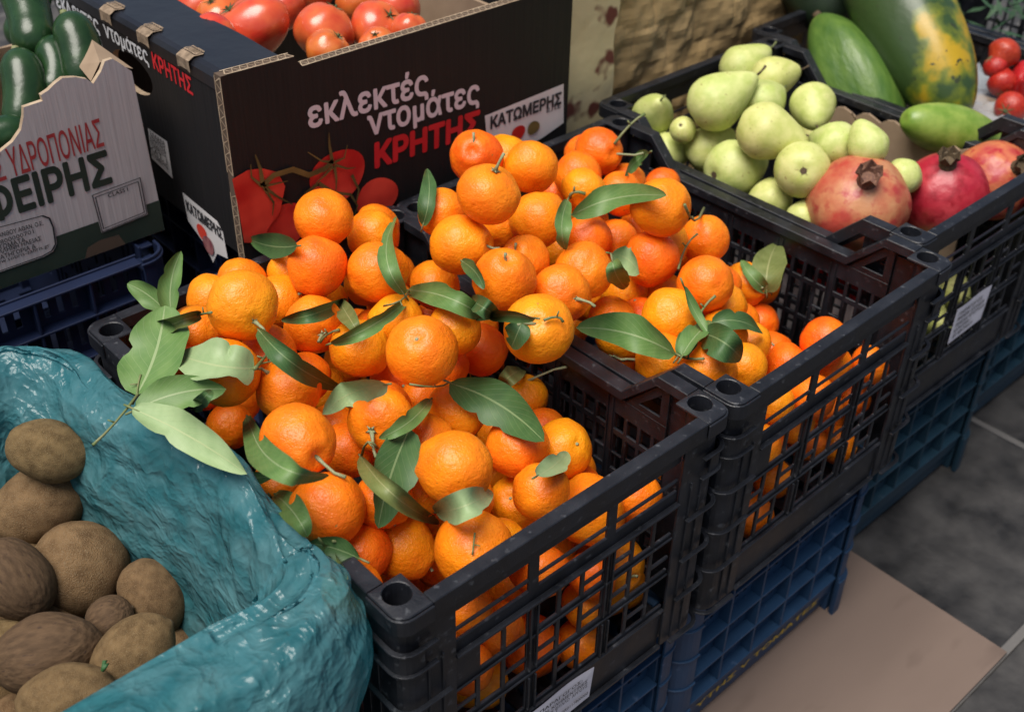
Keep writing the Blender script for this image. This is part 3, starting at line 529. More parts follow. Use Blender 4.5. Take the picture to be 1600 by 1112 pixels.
TWIGS=[
[[-0.1221,0.2766,0.6707,-0.1088,0.2815,0.6722,-0.0941,0.2887,0.6736,-0.0778,0.2981,0.675,-0.0598,0.3097,0.6765],0.0012],
[[-0.062,0.3079,0.6765,-0.0581,0.3139,0.678,-0.0542,0.3192,0.6795,-0.0505,0.3236,0.681,-0.0468,0.3272,0.6824],0.0009],
[[0.0286,0.3599,0.6997,0.0328,0.3547,0.7013,0.0324,0.3419,0.7088,0.0273,0.3217,0.7222,0.0176,0.294,0.7414],0.0012],
[[0.031,0.2509,0.6943,0.0455,0.2689,0.6826,0.0579,0.2816,0.6761,0.068,0.2888,0.6745,0.0757,0.2908,0.6779],0.0016],
[[0.0396,0.2642,0.6856,0.0506,0.2734,0.678,0.0588,0.2738,0.6761,0.0638,0.2655,0.6799,0.0655,0.2487,0.6892],0.0009],
[[0.1379,0.3067,0.6441,0.1418,0.3057,0.6488,0.1454,0.3025,0.6534,0.1487,0.2972,0.6581,0.1517,0.2899,0.6629],0.0013],
[[0.2834,0.3431,0.6276,0.2393,0.2918,0.6648,0.2119,0.2648,0.6848,0.2006,0.2621,0.6873,0.205,0.2838,0.6719],0.001],
[[0.5281,0.3363,0.6625,0.5288,0.3351,0.6686,0.5309,0.332,0.6721,0.5342,0.327,0.6731,0.5389,0.3202,0.6715],0.002],
[[0.4566,0.093,0.5952,0.4561,0.0841,0.5966,0.4566,0.0751,0.5991,0.4582,0.066,0.6026,0.4608,0.057,0.6071],0.0014],
[[0.653,0.3816,0.6794,0.6662,0.3806,0.6907,0.678,0.3788,0.6999,0.6885,0.376,0.7068,0.6976,0.3722,0.7116],0.0017],
[[0.5047,0.1044,0.6131,0.517,0.1111,0.6131,0.5271,0.1143,0.6155,0.5348,0.114,0.6204,0.5402,0.1102,0.6276],0.0015],
[[0.5433,0.1713,0.7175,0.5748,0.1867,0.6846,0.6095,0.2053,0.6579,0.6478,0.2275,0.6381,0.69,0.2536,0.6259],0.0015],
[[0.0957,0.0122,0.6177,0.0923,0.0091,0.615,0.0892,0.0064,0.6121,0.0866,0.0042,0.6091,0.0844,0.0025,0.6058],0.0008],
[[0.279,0.1214,0.7054,0.2868,0.1194,0.7061,0.2923,0.1172,0.7054,0.2957,0.1148,0.7034,0.2967,0.1123,0.6999],0.0013],
[[0.0162,0.0788,0.5897,0.0161,0.084,0.5954,0.012,0.086,0.603,0.0042,0.0848,0.6127,-0.0073,0.0802,0.6243],0.0011],
[[0.1384,0.1559,0.6774,0.1524,0.1523,0.6698,0.1692,0.1561,0.6586,0.1887,0.1674,0.6438,0.2112,0.1861,0.6255],0.0009],
[[0.0017,0.2317,0.5517,0.0061,0.2208,0.5623,0.0106,0.2136,0.5693,0.0151,0.2102,0.5728,0.0197,0.2104,0.5727],0.0015],
[[0.5613,0.1834,0.6201,0.5898,0.2026,0.6171,0.6118,0.2148,0.617,0.6272,0.2198,0.6196,0.6356,0.2177,0.6248],0.0012],
[[0.0917,0.1477,0.6297,0.0864,0.1477,0.6398,0.0845,0.1521,0.6388,0.086,0.161,0.6267,0.0907,0.1742,0.6033],0.0012]]
PEARS=[
[1.0704,0.4993,0.6359,0.0373,0.831,-0.311,0.462],
[0.9143,0.4247,0.6477,0.0439,0.701,-0.448,0.555],
[1.0568,0.4325,0.6442,0.0343,0.755,-0.598,0.269],
[0.9016,0.5299,0.5944,0.0343,-0.37,-0.549,0.749],
[0.8828,0.4539,0.6031,0.0209,0.66,0.248,-0.709],
[0.8895,0.485,0.5528,0.0322,0.937,-0.349,-0.0],
[0.9197,0.4327,0.5671,0.0357,0.758,-0.353,0.548],
[0.8972,0.3644,0.5693,0.0449,0.993,-0.109,-0.04],
[0.9019,0.3241,0.6423,0.0423,0.427,-0.892,-0.15],
[0.9835,0.3928,0.6389,0.036,0.996,0.081,0.043],
[1.0305,0.3352,0.64,0.0358,-0.689,-0.69,-0.223],
[0.8979,0.2504,0.6127,0.0407,0.754,0.521,-0.4],
[0.889,0.2876,0.5534,0.0328,0.833,0.55,0.065],
[0.9659,0.2462,0.6316,0.0332,0.238,0.949,-0.208],
[0.956,0.1918,0.6521,0.0287,0.098,0.734,0.672],
[0.8809,0.227,0.5534,0.024,0.887,0.226,0.402],
[0.9918,0.1503,0.61,0.0264,0.864,-0.194,-0.464],
[1.0077,0.2294,0.5997,0.0247,0.964,0.134,-0.229]]
POMEGRANATES=[
[0.9269,0.1725,0.5779,0.0694,-0.435,-0.32,0.842],
[1.0747,0.1251,0.5615,0.0621,-0.342,-0.07,0.937],
[1.22,0.1221,0.5379,0.0597,-0.323,-0.627,0.709]]
TOMATOES=[
[0.4286,0.6965,0.7913,0.0398],
[0.4997,0.6778,0.784,0.0372],
[0.3537,0.7643,0.7896,0.0431],
[0.395,0.6399,0.7912,0.0288],
[0.4543,0.6168,0.79,0.0243],
[0.4388,0.8122,0.7909,0.0348],
[0.536,0.7698,0.7878,0.0319],
[0.3621,0.9021,0.7817,0.0334],
[0.5087,0.6203,0.7959,0.0248],
[0.359,0.8376,0.7845,0.0342],
[0.5,0.8414,0.7891,0.0359],
[0.5579,0.7114,0.79,0.0332],
[0.3581,0.9989,0.79,0.0362],
[0.4479,0.8909,0.79,0.0359],
[0.572,0.8421,0.79,0.0368],
[0.2889,0.7382,0.8046,0.0318]]
KIWIS=[
[-0.1269,0.396,0.5887,0.0315,0.659,-0.677,-0.328],
[-0.1457,0.405,0.5235,0.0402,0.913,-0.266,0.31],
[-0.1514,0.3185,0.5015,0.0425,0.559,-0.634,-0.534],
[-0.2122,0.3069,0.5387,0.0331,0.244,-0.669,-0.703],
[-0.2233,0.2248,0.5187,0.0363,0.885,-0.457,0.095],
[-0.1129,0.2449,0.4962,0.0295,0.15,-0.634,-0.759],
[-0.1661,0.1729,0.52,0.0312,0.905,-0.114,0.409],
[-0.1593,0.2365,0.5039,0.0203,0.921,-0.247,0.3],
[-0.2326,0.1596,0.5236,0.0325,0.87,-0.493,0.007],
[-0.0952,0.4011,0.4819,0.0284,-0.151,-0.478,-0.865],
[-0.2452,0.2768,0.4979,0.0263,0.814,-0.577,-0.07]]

# ------------------------------------------------------------------ ground
def build_ground():
    m = bpy.data.materials.new('stone_paving'); m.use_nodes = True; N = m.node_tree.nodes; L = m.node_tree.links; P = N['Principled BSDF']
    tc = N.new('ShaderNodeTexCoord'); mp = N.new('ShaderNodeMapping'); mp.inputs['Location'].default_value = (.255, .214, 0)
    L.new(tc.outputs['Object'], mp.inputs[0])
    nz = N.new('ShaderNodeTexNoise'); nz.inputs['Scale'].default_value = 13; nz.inputs['Detail'].default_value = 12; L.new(mp.outputs[0], nz.inputs['Vector'])
    r1 = N.new('ShaderNodeValToRGB'); r1.color_ramp.elements[0].position = .3; r1.color_ramp.elements[0].color = (.012, .012, .013, 1)
    r1.color_ramp.elements[1].position = .72; r1.color_ramp.elements[1].color = (.075, .072, .070, 1); L.new(nz.outputs['Fac'], r1.inputs[0])
    br = N.new('ShaderNodeTexBrick'); br.inputs['Scale'].default_value = 1.0; br.inputs['Brick Width'].default_value = .655; br.inputs['Row Height'].default_value = .43
    br.inputs['Mortar Size'].default_value = .009; br.inputs['Mortar Smooth'].default_value = .3; br.offset = .5
    br.inputs['Mortar'].default_value = (.12, .115, .11, 1); br.inputs['Color1'].default_value = (.8, .8, .8, 1); br.inputs['Color2'].default_value = (1.25, 1.2, 1.15, 1)
    L.new(mp.outputs[0], br.inputs['Vector'])
    mul = N.new('ShaderNodeMix'); mul.data_type = 'RGBA'; mul.blend_type = 'MULTIPLY'; mul.inputs['Factor'].default_value = 1
    L.new(r1.outputs[0], mul.inputs['A']); L.new(br.outputs['Color'], mul.inputs['B'])
    mx = N.new('ShaderNodeMix'); mx.data_type = 'RGBA'; L.new(br.outputs['Fac'], mx.inputs['Factor']); L.new(mul.outputs['Result'], mx.inputs['A'])
    mx.inputs['B'].default_value = (.12, .115, .11, 1); L.new(mx.outputs['Result'], P.inputs['Base Color']); P.inputs['Roughness'].default_value = .6
    mr = N.new('ShaderNodeMapRange'); mr.inputs[3].default_value = .38; mr.inputs[4].default_value = .75; L.new(nz.outputs['Fac'], mr.inputs[0]); L.new(mr.outputs[0], P.inputs['Roughness'])
    b1 = N.new('ShaderNodeBump'); b1.inputs['Distance'].default_value = .006; L.new(nz.outputs['Fac'], b1.inputs['Height'])
    b2 = N.new('ShaderNodeBump'); b2.inputs['Distance'].default_value = .004; b2.invert = True; L.new(br.outputs['Fac'], b2.inputs['Height']); L.new(b1.outputs[0], b2.inputs['Normal'])
    L.new(b2.outputs[0], P.inputs['Normal'])
    mb = MB(); mb.add([(-60, -60, 0), (60, -60, 0), (60, 60, 0), (-60, 60, 0)], [(0, 1, 2, 3)])
    tag(mb.build('ground', m), 'dark grey stone paving of the pavement', kind='structure')
build_ground()

# cardboard sheet on the floor
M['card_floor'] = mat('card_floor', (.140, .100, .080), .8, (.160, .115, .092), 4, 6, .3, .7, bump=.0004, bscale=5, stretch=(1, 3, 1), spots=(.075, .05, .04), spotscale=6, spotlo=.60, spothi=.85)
M['card'] = mat('card', (.25, .175, .115), .8, (.33, .24, .16), 12, 4, bump=.0004, bscale=60)
M['card_edge'] = mat('card_edge', (.30, .215, .14), .85, (.44, .34, .235), 60, 2)
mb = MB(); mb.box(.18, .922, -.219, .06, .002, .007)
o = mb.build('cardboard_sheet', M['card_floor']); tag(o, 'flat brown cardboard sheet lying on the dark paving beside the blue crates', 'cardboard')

# ------------------------------------------------------------------ the black crate
MG, CW, CL, CH = .0185, .385, .5036, .32
EY = .0085; MY = MG + EY                 # the end rims stand farther out from the rings than the side rims
def arc(cx, cy, r, a0, a1, n=5):
    return [(cx + r * math.cos(R(a0 + (a1 - a0) * i / n)), cy + r * math.sin(R(a0 + (a1 - a0) * i / n))) for i in range(n + 1)]
def corner_path(d, ln, ey=None):     # plan outline of a crate corner at (0,0), offset d from the ring centre, with legs of length ln
    ey = EY if ey is None else ey
    return [(ln, -d - ey)] + arc(-d + .014, -d - ey + .014, .014, 270, 180, 5) + [(-d, ln)]
def strip(mb, path, z0, z1, t):         # vertical sheet along a plan path, thickness inwards
    n = len(path); off = []
    for i in range(n):
        a = Vector(path[max(i - 1, 0)]); b = Vector(path[min(i + 1, n - 1)]); d = (b - a).normalized()
        off.append((path[i][0] + d.y * t, path[i][1] - d.x * t))
    vs = [(x, y, z) for z in (z0, z1) for (x, y) in path] + [(x, y, z) for z in (z0, z1) for (x, y) in off]
    fs = []
    for i in range(n - 1):
        a, b, c, d = i, i + 1, n + i + 1, n + i; e = 2 * n
        fs += [(a, b, c, d), (a + e, d + e, c + e, b + e), (d, c, c + e, d + e), (a, a + e, b + e, b)]
    fs += [(0, n, 3 * n, 2 * n), (n - 1, 3 * n - 1, 4 * n - 1, 2 * n - 1)]
    mb.add(vs, fs)
def long_top(v):            # the long sides dip between raised corners
    e = min(v, CL - v)
    return CH if e <= .058 else (CH - .047 if e >= .105 else CH - .047 * (e - .058) / .047)
def build_black_crate():
    root = empty('plastic_crate', (0, 0, 0)); mp_ = M['black_plastic']
    corners = [(0, 0, 1, 1), (CW, 0, -1, 1), (CW, CL, -1, -1), (0, CL, 1, -1)]
    # rim: corner plates with their holes, flanges along four sides, a lip under the edge
    rim = MB()
    for cx, cy, sx, sy in corners:
        outer = arc(-MG + .014, -MY + .014, .014, 180, 270, 6) + [(.0175, -MY), (.0175, .0175), (-MG, .0175)]
        nh = 20; rh = .0128
        # ring of quads between the plate's outline and the round hole
        def on_outline(a):
            d = Vector((math.cos(a), math.sin(a))); best = None
            for i in range(len(outer)):
                p, q = Vector(outer[i]), Vector(outer[(i + 1) % len(outer)]); e = q - p; den = d.x * e.y - d.y * e.x
                if abs(den) < 1e-9: continue
                t = (p.x * e.y - p.y * e.x) / den; s = (p.x * d.y - p.y * d.x) / den
                if t > 0 and -1e-6 <= s <= 1 + 1e-6 and (best is None or t < best): best = t
            return d * best
        angs = sorted({round(2 * math.pi * i / nh, 5) for i in range(nh)} | {round(math.atan2(p[1], p[0]) % (2 * math.pi), 5) for p in outer})
        n = len(angs); vs = []
        for a in angs:
            o_ = on_outline(a); h_ = (rh * math.cos(a), rh * math.sin(a)); h2 = (rh * .93 * math.cos(a), rh * .93 * math.sin(a))
            for (x, y), z in ((o_, CH), (h_, CH), (h2, CH - .055), (o_, CH - .004)):
                vs.append((cx + x * sx, cy + y * sy, z - (.0012 if (x, y) == tuple(o_) and z == CH else 0)))
        fs = []
        for i in range(n):
            j = (i + 1) % n
            fs += [(i * 4, j * 4, j * 4 + 1, i * 4 + 1), (i * 4 + 1, j * 4 + 1, j * 4 + 2, i * 4 + 2), (i * 4 + 3, i * 4, j * 4, j * 4 + 3)]
        rim.add(vs, fs)
        path = [(cx + x * sx, cy + y * sy) for x, y in corner_path(MG - .0003, .0175)]
        strip(rim, path if sx * sy < 0 else path[::-1], CH - .022, CH - .0035, .0025)
    for y0, y1, yo in ((-MY, -MY + .0145, -MY), (CL + MY - .0145, CL + MY, CL + MY)):                    # short sides
        rim.box(.0175, CW - .0175, y0, y1, CH - .0055, CH - .0008)
        ya, yb = (yo, yo + .0028) if yo < 0 else (yo - .0028, yo)
        rim.box(.0175, CW - .0175, ya, yb, CH - .022, CH - .0055)
        rim.box(.0175, CW - .0175, (y0 + .0120) if yo < 0 else y0 , y1 if yo < 0 else y1 - .0120, CH - .016, CH - .0055)
    vv = [.0175, .058, .080, .105] + [.105 + (CL - .21) * i / 4 for i in (1, 2, 3)] + [CL - .105, CL - .080, CL - .058, CL - .0175]
    for side in (0, 1):                                                             # long sides
        xo = -MG if side == 0 else CW + MG; sg = 1 if side == 0 else -1
        prof = [(0, 0), (MG - .001, 0), (MG - .001, -.013), (MG - .005, -.013), (MG - .005, -.0055), (.0028, -.0055), (.0028, -.022), (0, -.022)]
        vs = []; k = len(prof)
        for v in vv:
            for a, b in prof: vs.append((xo + sg * a, v, long_top(v) - .0008 + b))
        fs = [(i * k + j, i * k + (j + 1) % k, (i + 1) * k + (j + 1) % k, (i + 1) * k + j) for i in range(len(vv) - 1) for j in range(k)]
        rim.add(vs, fs)
    rim.build('rim', mp_, root, bevel=.0009)
    # corner posts: rounded sheet, round sleeve and curved fins
    for cx, cy, sx, sy in corners:
        pb = MB(); T = lambda pth: [(cx + x * sx, cy + y * sy) for x, y in (pth if sx * sy < 0 else pth[::-1])]
        strip(pb, T(corner_path(.0115, .044)), .004, CH - .0226, .0032)
        for z in (.006, .075, .135, .195, .245, .272): strip(pb, T(corner_path(.0172, .019 if z > .2 else .034)), z, z + .0028, .0052)
        strip(pb, T(corner_path(.0165, .006)), .2455, .2715, .0030)
        for q in (.012, .028):                                                     # upright ribs on both faces
            for (x, y) in ((q, -.0142 - EY), (-.0142, q)):
                hx = .0011 if y < 0 and x > 0 else .0026; hy = .0026 if hx < .002 else .0011
                px, py = cx + x * sx, cy + y * sy
                pb.box(px - hx, px + hx, py - hy, py + hy, .009, .2448)
        pb.build('corner_post', mp_, root, bevel=.0006)
    # short panels: three bays of open windows over a lattice of staggered slots
    u0, u1 = .044, CW - .044
    bays = 3; post = .013; bw = (u1 - u0 - post * (bays - 1)) / bays
    us = [u0]; kinds = []
    for b in range(bays):
        s = u0 + b * (bw + post); e = .0052; sl = (bw - 2 * e) / 3
        for k in range(3):
            kinds.append(('s', b, k)); us.append(us[-1] + sl)
            if k < 2: kinds.append(('e', b, k)); us.append(us[-1] + e)
        if b < bays - 1: kinds.append(('p', b, 0)); us.append(us[-1] + post)
    zr = [(.002, .062, 'band'), (.062, .070, 'bar'), (.070, .088, 'r3'), (.088, .0915, 'x3'), (.0915, .118, 'r3b'), (.118, .1265, 'bar'), (.1265, .142, 'r2'), (.142, .146, 'x2'),
          (.146, .172, 'r2b'), (.172, .180, 'bar'), (.180, .192, 'r1'), (.192, .196, 'x1'), (.196, .222, 'r1b'), (.222, .240, 'bar'), (.240, .252, 'w1'), (.252, .2552, 'thin'), (.2552, .278, 'w2'), (.278, CH - .017, 'bar')]
    zs = [zr[0][0]] + [z[1] for z in zr]
    def sol(i, j):
        k = kinds[i]; r = zr[j][2]
        if r in ('band', 'bar'): return True
        if k[0] == 'p': return True
        if r in ('w1', 'w2'): return False
        if r == 'thin': return True
        if k[0] == 'e': return True
        if r == 'x3': return k[2] == 1
        if r == 'x2': return k[2] != 1
        if r == 'x1': return k[2] == (k[1] % 2) * 2
        if r in ('r1', 'r1b') and k[1] == 0 and k[2] == 0: return True
        return False
    for nm, fn in (('end_panel', lambda u, w_, z: (u, -.0190 + w_, z)), ('end_panel', lambda u, w_, z: (CW - u, CL + .0190 - w_, z))):
        eb = MB(); eb.lattice(us, zs, sol, .0034, fn)
        for (za, zb, pr) in ((.2225, .2262, .0065), (.062, .0655, .0045), (.118, .1215, .0022), (.172, .1755, .0022), (.002, .006, .006)):
            fy = (lambda w_: -.0190 - w_) if fn(0, 0, 0)[1] < .1 else (lambda w_: CL + .0190 + w_)
            ya, yb = sorted((fy(.0004), fy(pr))); eb.box(u0, u1, ya, yb, za, zb)
        for b in range(1, bays):
            ux = u0 + b * bw + (b - 1) * post
            for dx in (.002, post - .002):
                ya, yb = sorted((fy(.0006), fy(.0042))); eb.box(ux + dx - .0011, ux + dx + .0011, ya, yb, .0660, .1175); eb.box(ux + dx - .0011, ux + dx + .0011, ya, yb, .1270, .2215)
        eb.build(nm, mp_, root, bevel=.0007)
    # long panels: rows of slots under the dipped rim, a triangular opening in each raised shoulder
    v0, v1 = .044, CL - .044
    nb = 5; post = .012; bw = (v1 - v0 - post * (nb - 1)) / nb
    vs_ = [v0]; kd = []
    for b in range(nb):
        e = .0050; ns = 4; sl = (bw - (ns - 1) * e) / ns
        for k in range(ns):
            kd.append(('s', b, k)); vs_.append(vs_[-1] + sl)
            if k < ns - 1: kd.append(('e', b, k)); vs_.append(vs_[-1] + e)
        if b < nb - 1: kd.append(('p', b, 0)); vs_.append(vs_[-1] + post)
    zl = [(.002, .040), (.040, .060), (.060, .0635), (.0635, .088), (.088, .0955), (.0955, .116), (.116, .1195), (.1195, .144), (.144, .1515), (.1515, .172), (.172, .1755), (.1755, .202), (.202, .210), (.210, .232), (.232, CH - .064)]
    zs2 = [zl[0][0]] + [z[1] for z in zl]
    def sol2(i, j):
        k = kd[i]
        if j in (0, 4, 8, 12, 14) or k[0] != 's': return True
        if j in (2, 6, 10): return (k[2] + k[1] + j // 2) % 2 == 0
        return False
    for side in (0, 1):
        fn = (lambda v, w_, z: (-.0105 + w_, v, z)) if side == 0 else (lambda v, w_, z: (CW + .0105 - w_, v, z))
        lb = MB(); lb.lattice(vs_, zs2, sol2, .0034, fn)
        for m_ in (0, 1):                                   # shoulder webs with a triangular hole
            q = lambda v: v if m_ == 0 else CL - v
            top = CH - .017; lo = CH - .0641
            out = [(.044, lo), (.044, top), (.060, top), (.1040, lo)]
            tri = [(.055, lo + .008), (.055, top - .011), (.084, lo + .008)]
            vs = [fn(q(v), k, z) for k in (0.0002, .0032) for v, z in out + tri]
            F = [(0, 1, 5, 4), (1, 2, 5), (2, 3, 6, 5), (3, 0, 4, 6)]
            lb.add(vs, F + [tuple(7 + i for i in f) for f in F] + [(4, 5, 12, 11), (5, 6, 13, 12), (6, 4, 11, 13), (0, 1, 8, 7), (1, 2, 9, 8), (2, 3, 10, 9)])
        for b in range(1, nb):
            vx = v0 + b * bw + (b - 1) * post
            for dv in (.002, post - .002):
                xs = sorted((fn(0, -.0006, 0)[0], fn(0, -.0045, 0)[0])); lb.box(xs[0], xs[1], vx + dv - .0011, vx + dv + .0011, .004, .250)
                xs = sorted((fn(0, .0040, 0)[0], fn(0, .0056, 0)[0])); lb.box(xs[0], xs[1], vx + dv - .0009, vx + dv + .0009, .030, .252)
        lb.build('side_panel', mp_, root, bevel=.0006)
    fb = MB(); xs = [-.006 + (CW + .012) * i / 24 for i in range(25)]; ys = [-.014 + (CL + .028) * i / 30 for i in range(31)]
    fb.lattice(xs, ys, lambda i, j: i % 2 == 0 or j % 3 == 0, .004, lambda u, w_, z: (u, z, .006 + w_))
    fb.build('crate_base', mp_, root)
    return root

# ------------------------------------------------------------------ the blue crate
BH = .298
def build_blue_crate():
    root = empty('stacking_crate', (0, 0, 0)); m_ = M['blue_plastic']
    X0, X1, Y0, Y1 = -.010, CW + .010, -.010, CL + .010; D = .017
    def wall(nm, a0, a1, ncol, fn, words):
        mb = MB(); cw = (a1 - a0) / ncol; rib = .0035
        us = [a0]; kd = []
        for c in range(ncol):
            s0 = us[-1]
            for x, k in ((cw * .2, 0), (cw * .2 + .007, 1), (cw * .5 - .0035, 0), (cw * .5 + .0035, 1), (cw * .8 - .007, 0), (cw * .8, 1), (cw, 0)):
                us.append(s0 + x); kd.append(k)
        rows = [.078, .133, .188, .243]; zs = [.004]; kz = []
        for r in rows:
            for z, k in ((r + .012, 0), (r + .045, 1)): zs.append(z); kz.append(k)
        zs.append(BH - .004); kz.append(0)
        mb.lattice(us, zs, lambda i, j: not (kd[i] and kz[j]), .003, lambda u, w_, z: fn(u, D + w_, z))
        def bx(ua, ub, wa, wb, za, zb):
            p, q = fn(ua, wa, za), fn(ub, wb, zb)
            mb.box(min(p[0], q[0]), max(p[0], q[0]), min(p[1], q[1]), max(p[1], q[1]), za, zb)
        for r in rows + [BH - .009]: bx(a0 + .002, a1 - .002, 0.0, D + .0005, r - rib / 2, r + rib / 2)
        for c in range(1, ncol):
            for k, r in enumerate(rows):
                top = (rows + [BH - .009])[k + 1]
                bx(a0 + c * cw - rib / 2, a0 + c * cw + rib / 2, .0006, D + .0005, r + rib / 2, top - rib / 2)
        # the sloping foot band
        for a, b in ((a0 + .003, a1 - .003),):
            vs = [fn(u, w_, z) for u in (a, b) for (w_, z) in ((.001, .0762), (.004, .048), (.010, .044), (.012, .012), (.0165, .012), (.0165, .0762))]
            mb.add(vs, [(i, (i + 1) % 6, 6 + (i + 1) % 6, 6 + i) for i in range(6)] + [(0, 1, 2, 3, 4, 5), (11, 10, 9, 8, 7, 6)])
        o = mb.build(nm, m_, root, bevel=.0007)
        return o
    f = wall('end_wall', X0 + .03, X1 - .03, 5, lambda u, w_, z: (u, Y0 + w_, z), True)
    lettering('printed_words', [('ΥΤΗΣ V ΤΟΜΑΤΕΣ', (.045, Y0 + .00135, .0525), (.325, Y0 + .00135, .0525), (0, -.0006, .0105), .03)], M['yellow_ink'], f)
    wall('end_wall', X0 + .03, X1 - .03, 5, lambda u, w_, z: (u, Y1 - w_, z), False)
    wall('side_wall', Y0 + .03, Y1 - .03, 7, lambda u, w_, z: (X0 + w_, u, z), False)
    wall('side_wall', Y0 + .03, Y1 - .03, 7, lambda u, w_, z: (X1 - w_, u, z), False)
    for cx, cy, sx, sy in ((X0, Y0, 1, 1), (X1, Y0, -1, 1), (X1, Y1, -1, -1), (X0, Y1, 1, -1)):
        pb = MB()
        path = [(.032, 0)] + arc(.024, .024, .024, 270, 180, 6) + [(0, .032)]
        P_ = [(cx + x * sx, cy + y * sy) for x, y in path]; P_ = P_ if sx * sy < 0 else P_[::-1]
        strip(pb, P_, .0, BH - .002, .004)
        path2 = [(.034, -.003)] + arc(.024, .024, .027, 270, 180, 6) + [(-.003, .034)]
        P2 = [(cx + x * sx, cy + y * sy) for x, y in path2]; P2 = P2 if sx * sy < 0 else P2[::-1]
        for z in (.0767, .1315, .1865, .2415, BH - .011): strip(pb, P2, z, z + .004, .0032)
        bxs = sorted((cx + .0042 * sx, cx + .033 * sx)); bys = sorted((cy + .0042 * sy, cy + .033 * sy)); pb.box(*bxs, *bys, .0005, BH - .02)
        strip(pb, P2, .0005, .075, .006)
        pb.build('corner_post', m_, root, bevel=.0007)
    fb = MB(); xs = [X0 + .022 + (X1 - X0 - .044) * i / 16 for i in range(17)]; ys = [Y0 + .022 + (Y1 - Y0 - .044) * i / 22 for i in range(23)]
    fb.lattice(xs, ys, lambda i, j: i % 2 == 0 or j % 3 == 0, .004, lambda u, w_, z: (u, z, .008 + w_))
    fb.build('crate_base', m_, root)
    return root
def recolour(root, m_):
    for o in [root] + list(root.children_recursive):
        if o.type == 'MESH' and not o.name.startswith('printed'):
            o.material_slots[0].link = 'OBJECT'; o.material_slots[0].material = m_

GB = 'black plastic crates standing in a row'
crate = build_black_crate()
spots = [(0, 0, 0, 'front black plastic crate heaped with clementines, paper label low on its end'),
         (.428, -.002, .9, 'black crate of clementines between the front crate and the pear crate, chipped rim'),
         (.852, .052, .3, 'black crate holding pears and pomegranates'),
         (1.277, .095, .3, 'black crate behind the pears, holding papayas and strawberries'),
         (-.456, .024, 0, 'black crate under the teal plastic bag of kiwis')]
crates = []
for i, (x, y, a, lb) in enumerate(spots):
    c = crate if i == 0 else copy_tree(crate)
    c.location = (x, y, .262 if i == 4 else .30); c.rotation_euler = (0, 0, R(a)); tag(c, lb, 'crate', GB); crates.append(c)
blue = build_blue_crate()
bs = [(.012, .006, 0, 'blue', 'bright blue stacking crate under the front black crate of clementines'),
      (.425, .006, .9, 'blue', 'bright blue stacking crate with yellow lettering, under the second clementine crate'),
      (.862, .062, .3, 'teal', 'dark teal stacking crate under the pear crate'),
      (1.277, .100, .3, 'teal', 'dark teal stacking crate under the papaya crate'),
      (-.456, .030, 0, 'blue', 'blue stacking crate under the crate of kiwis')]
for i, (x, y, a, k, lb) in enumerate(bs):
    c = blue if i == 0 else copy_tree(blue)
    c.location = (x, y, .001); c.scale.z = .865 if i == 4 else 1; c.rotation_euler = (0, 0, R(a)); tag(c, lb, 'crate', 'stacking crates under the black crates')
    if k != 'blue': recolour(c, M[k + '_plastic'])
    if i != 1:
        for o in list(c.children_recursive):
            if o.name.startswith('printed') and i != 0: bpy.data.objects.remove(o)
for (x, y, z, lb) in ((-.255, .660, .301, 'dark navy stacking crate carrying the cucumber carton'), (.232, .585, .301, 'dark navy stacking crate carrying the tomato carton'),
                      (-.255, .660, .001, 'lower navy stacking crate beneath the cucumber carton'), (.232, .585, .001, 'lower navy stacking crate beneath the tomato carton')):
    c = copy_tree(blue); c.location = (x, y, z); tag(c, lb, 'crate', 'navy crates carrying the cartons'); recolour(c, M['navy_plastic'])
    for o in list(c.children_recursive):
        if o.name.startswith('printed'): bpy.data.objects.remove(o)

# paper labels on two crates
M['paper'] = mat('paper', (.62, .60, .68), .7, (.70, .68, .75), 30, 3, bump=.0003, bscale=40)
M['ink'] = mat('ink', (.02, .02, .025), .7)
def paper_label(parent, y, org, x0, x1, za, zb, skew, lines, curl=0.0):
    mb = MB(); n = 8; vs = []
    for k in range(2):
        for i in range(n + 1):
            for j in range(4):
                s, t = i / n, j / 3
                vs.append((x0 + (x1 - x0) * s, y - .0006 - k * .0004 - curl * s ** 3 * t - .0008 * math.sin(s * 7) * t, za + (zb - za) * t + skew * s))
    q = 4 * (n + 1); fs = []
    for i in range(n):
        for j in range(3):
            a = i * 4 + j; fs += [(a, a + 4, a + 5, a + 1), (a + q, a + q + 1, a + q + 5, a + q + 4)]
    mb.add(vs, fs); o = mb.build('paper_label', M['paper'], parent, fix=False)
    ls = []
    for k, (tx, wd, off) in enumerate(lines):
        z = zb - (zb - za) * (.16 + .80 * (k + .55) / len(lines)); h = (zb - za) / len(lines) * .55
        xa = x0 + (x1 - x0) * off; xb = xa + (x1 - x0) * wd
        yy = lambda x: y - .0018 - curl * ((x - x0) / (x1 - x0)) ** 3 * .9
        ls.append((tx, (xa, yy(xa), z + skew * off), (xb, yy(xb), z + skew * (off + wd)), (0, 0, h), .012))
    lettering('printed_words', ls, M['ink'], o)
paper_label(crates[0], -.0250, None, .128, .224, .014, .066, .004,
            [('ΠΑΡΑΓΩΓΟΣ:', .62, .22), ('ΠΡΟΪΟΝ: ΚΛΗΜΕΝΤΙΝΕΣ', .86, .06), ('ΠΟΙΚΙΛΙΑ: ΜΕ ΦΥΛΛΟ  ΑΡΓΟΥΣ', .86, .06), ('ΚΑΤΗΓΟΡΙΑ: 1', .42, .06), ('ΑΡ. ΜΗΤΡΩΟΥ: GR0117800000', .88, .06), ('ΑΡ. ΤΗΛ. 27510', .5, .06)], .003)
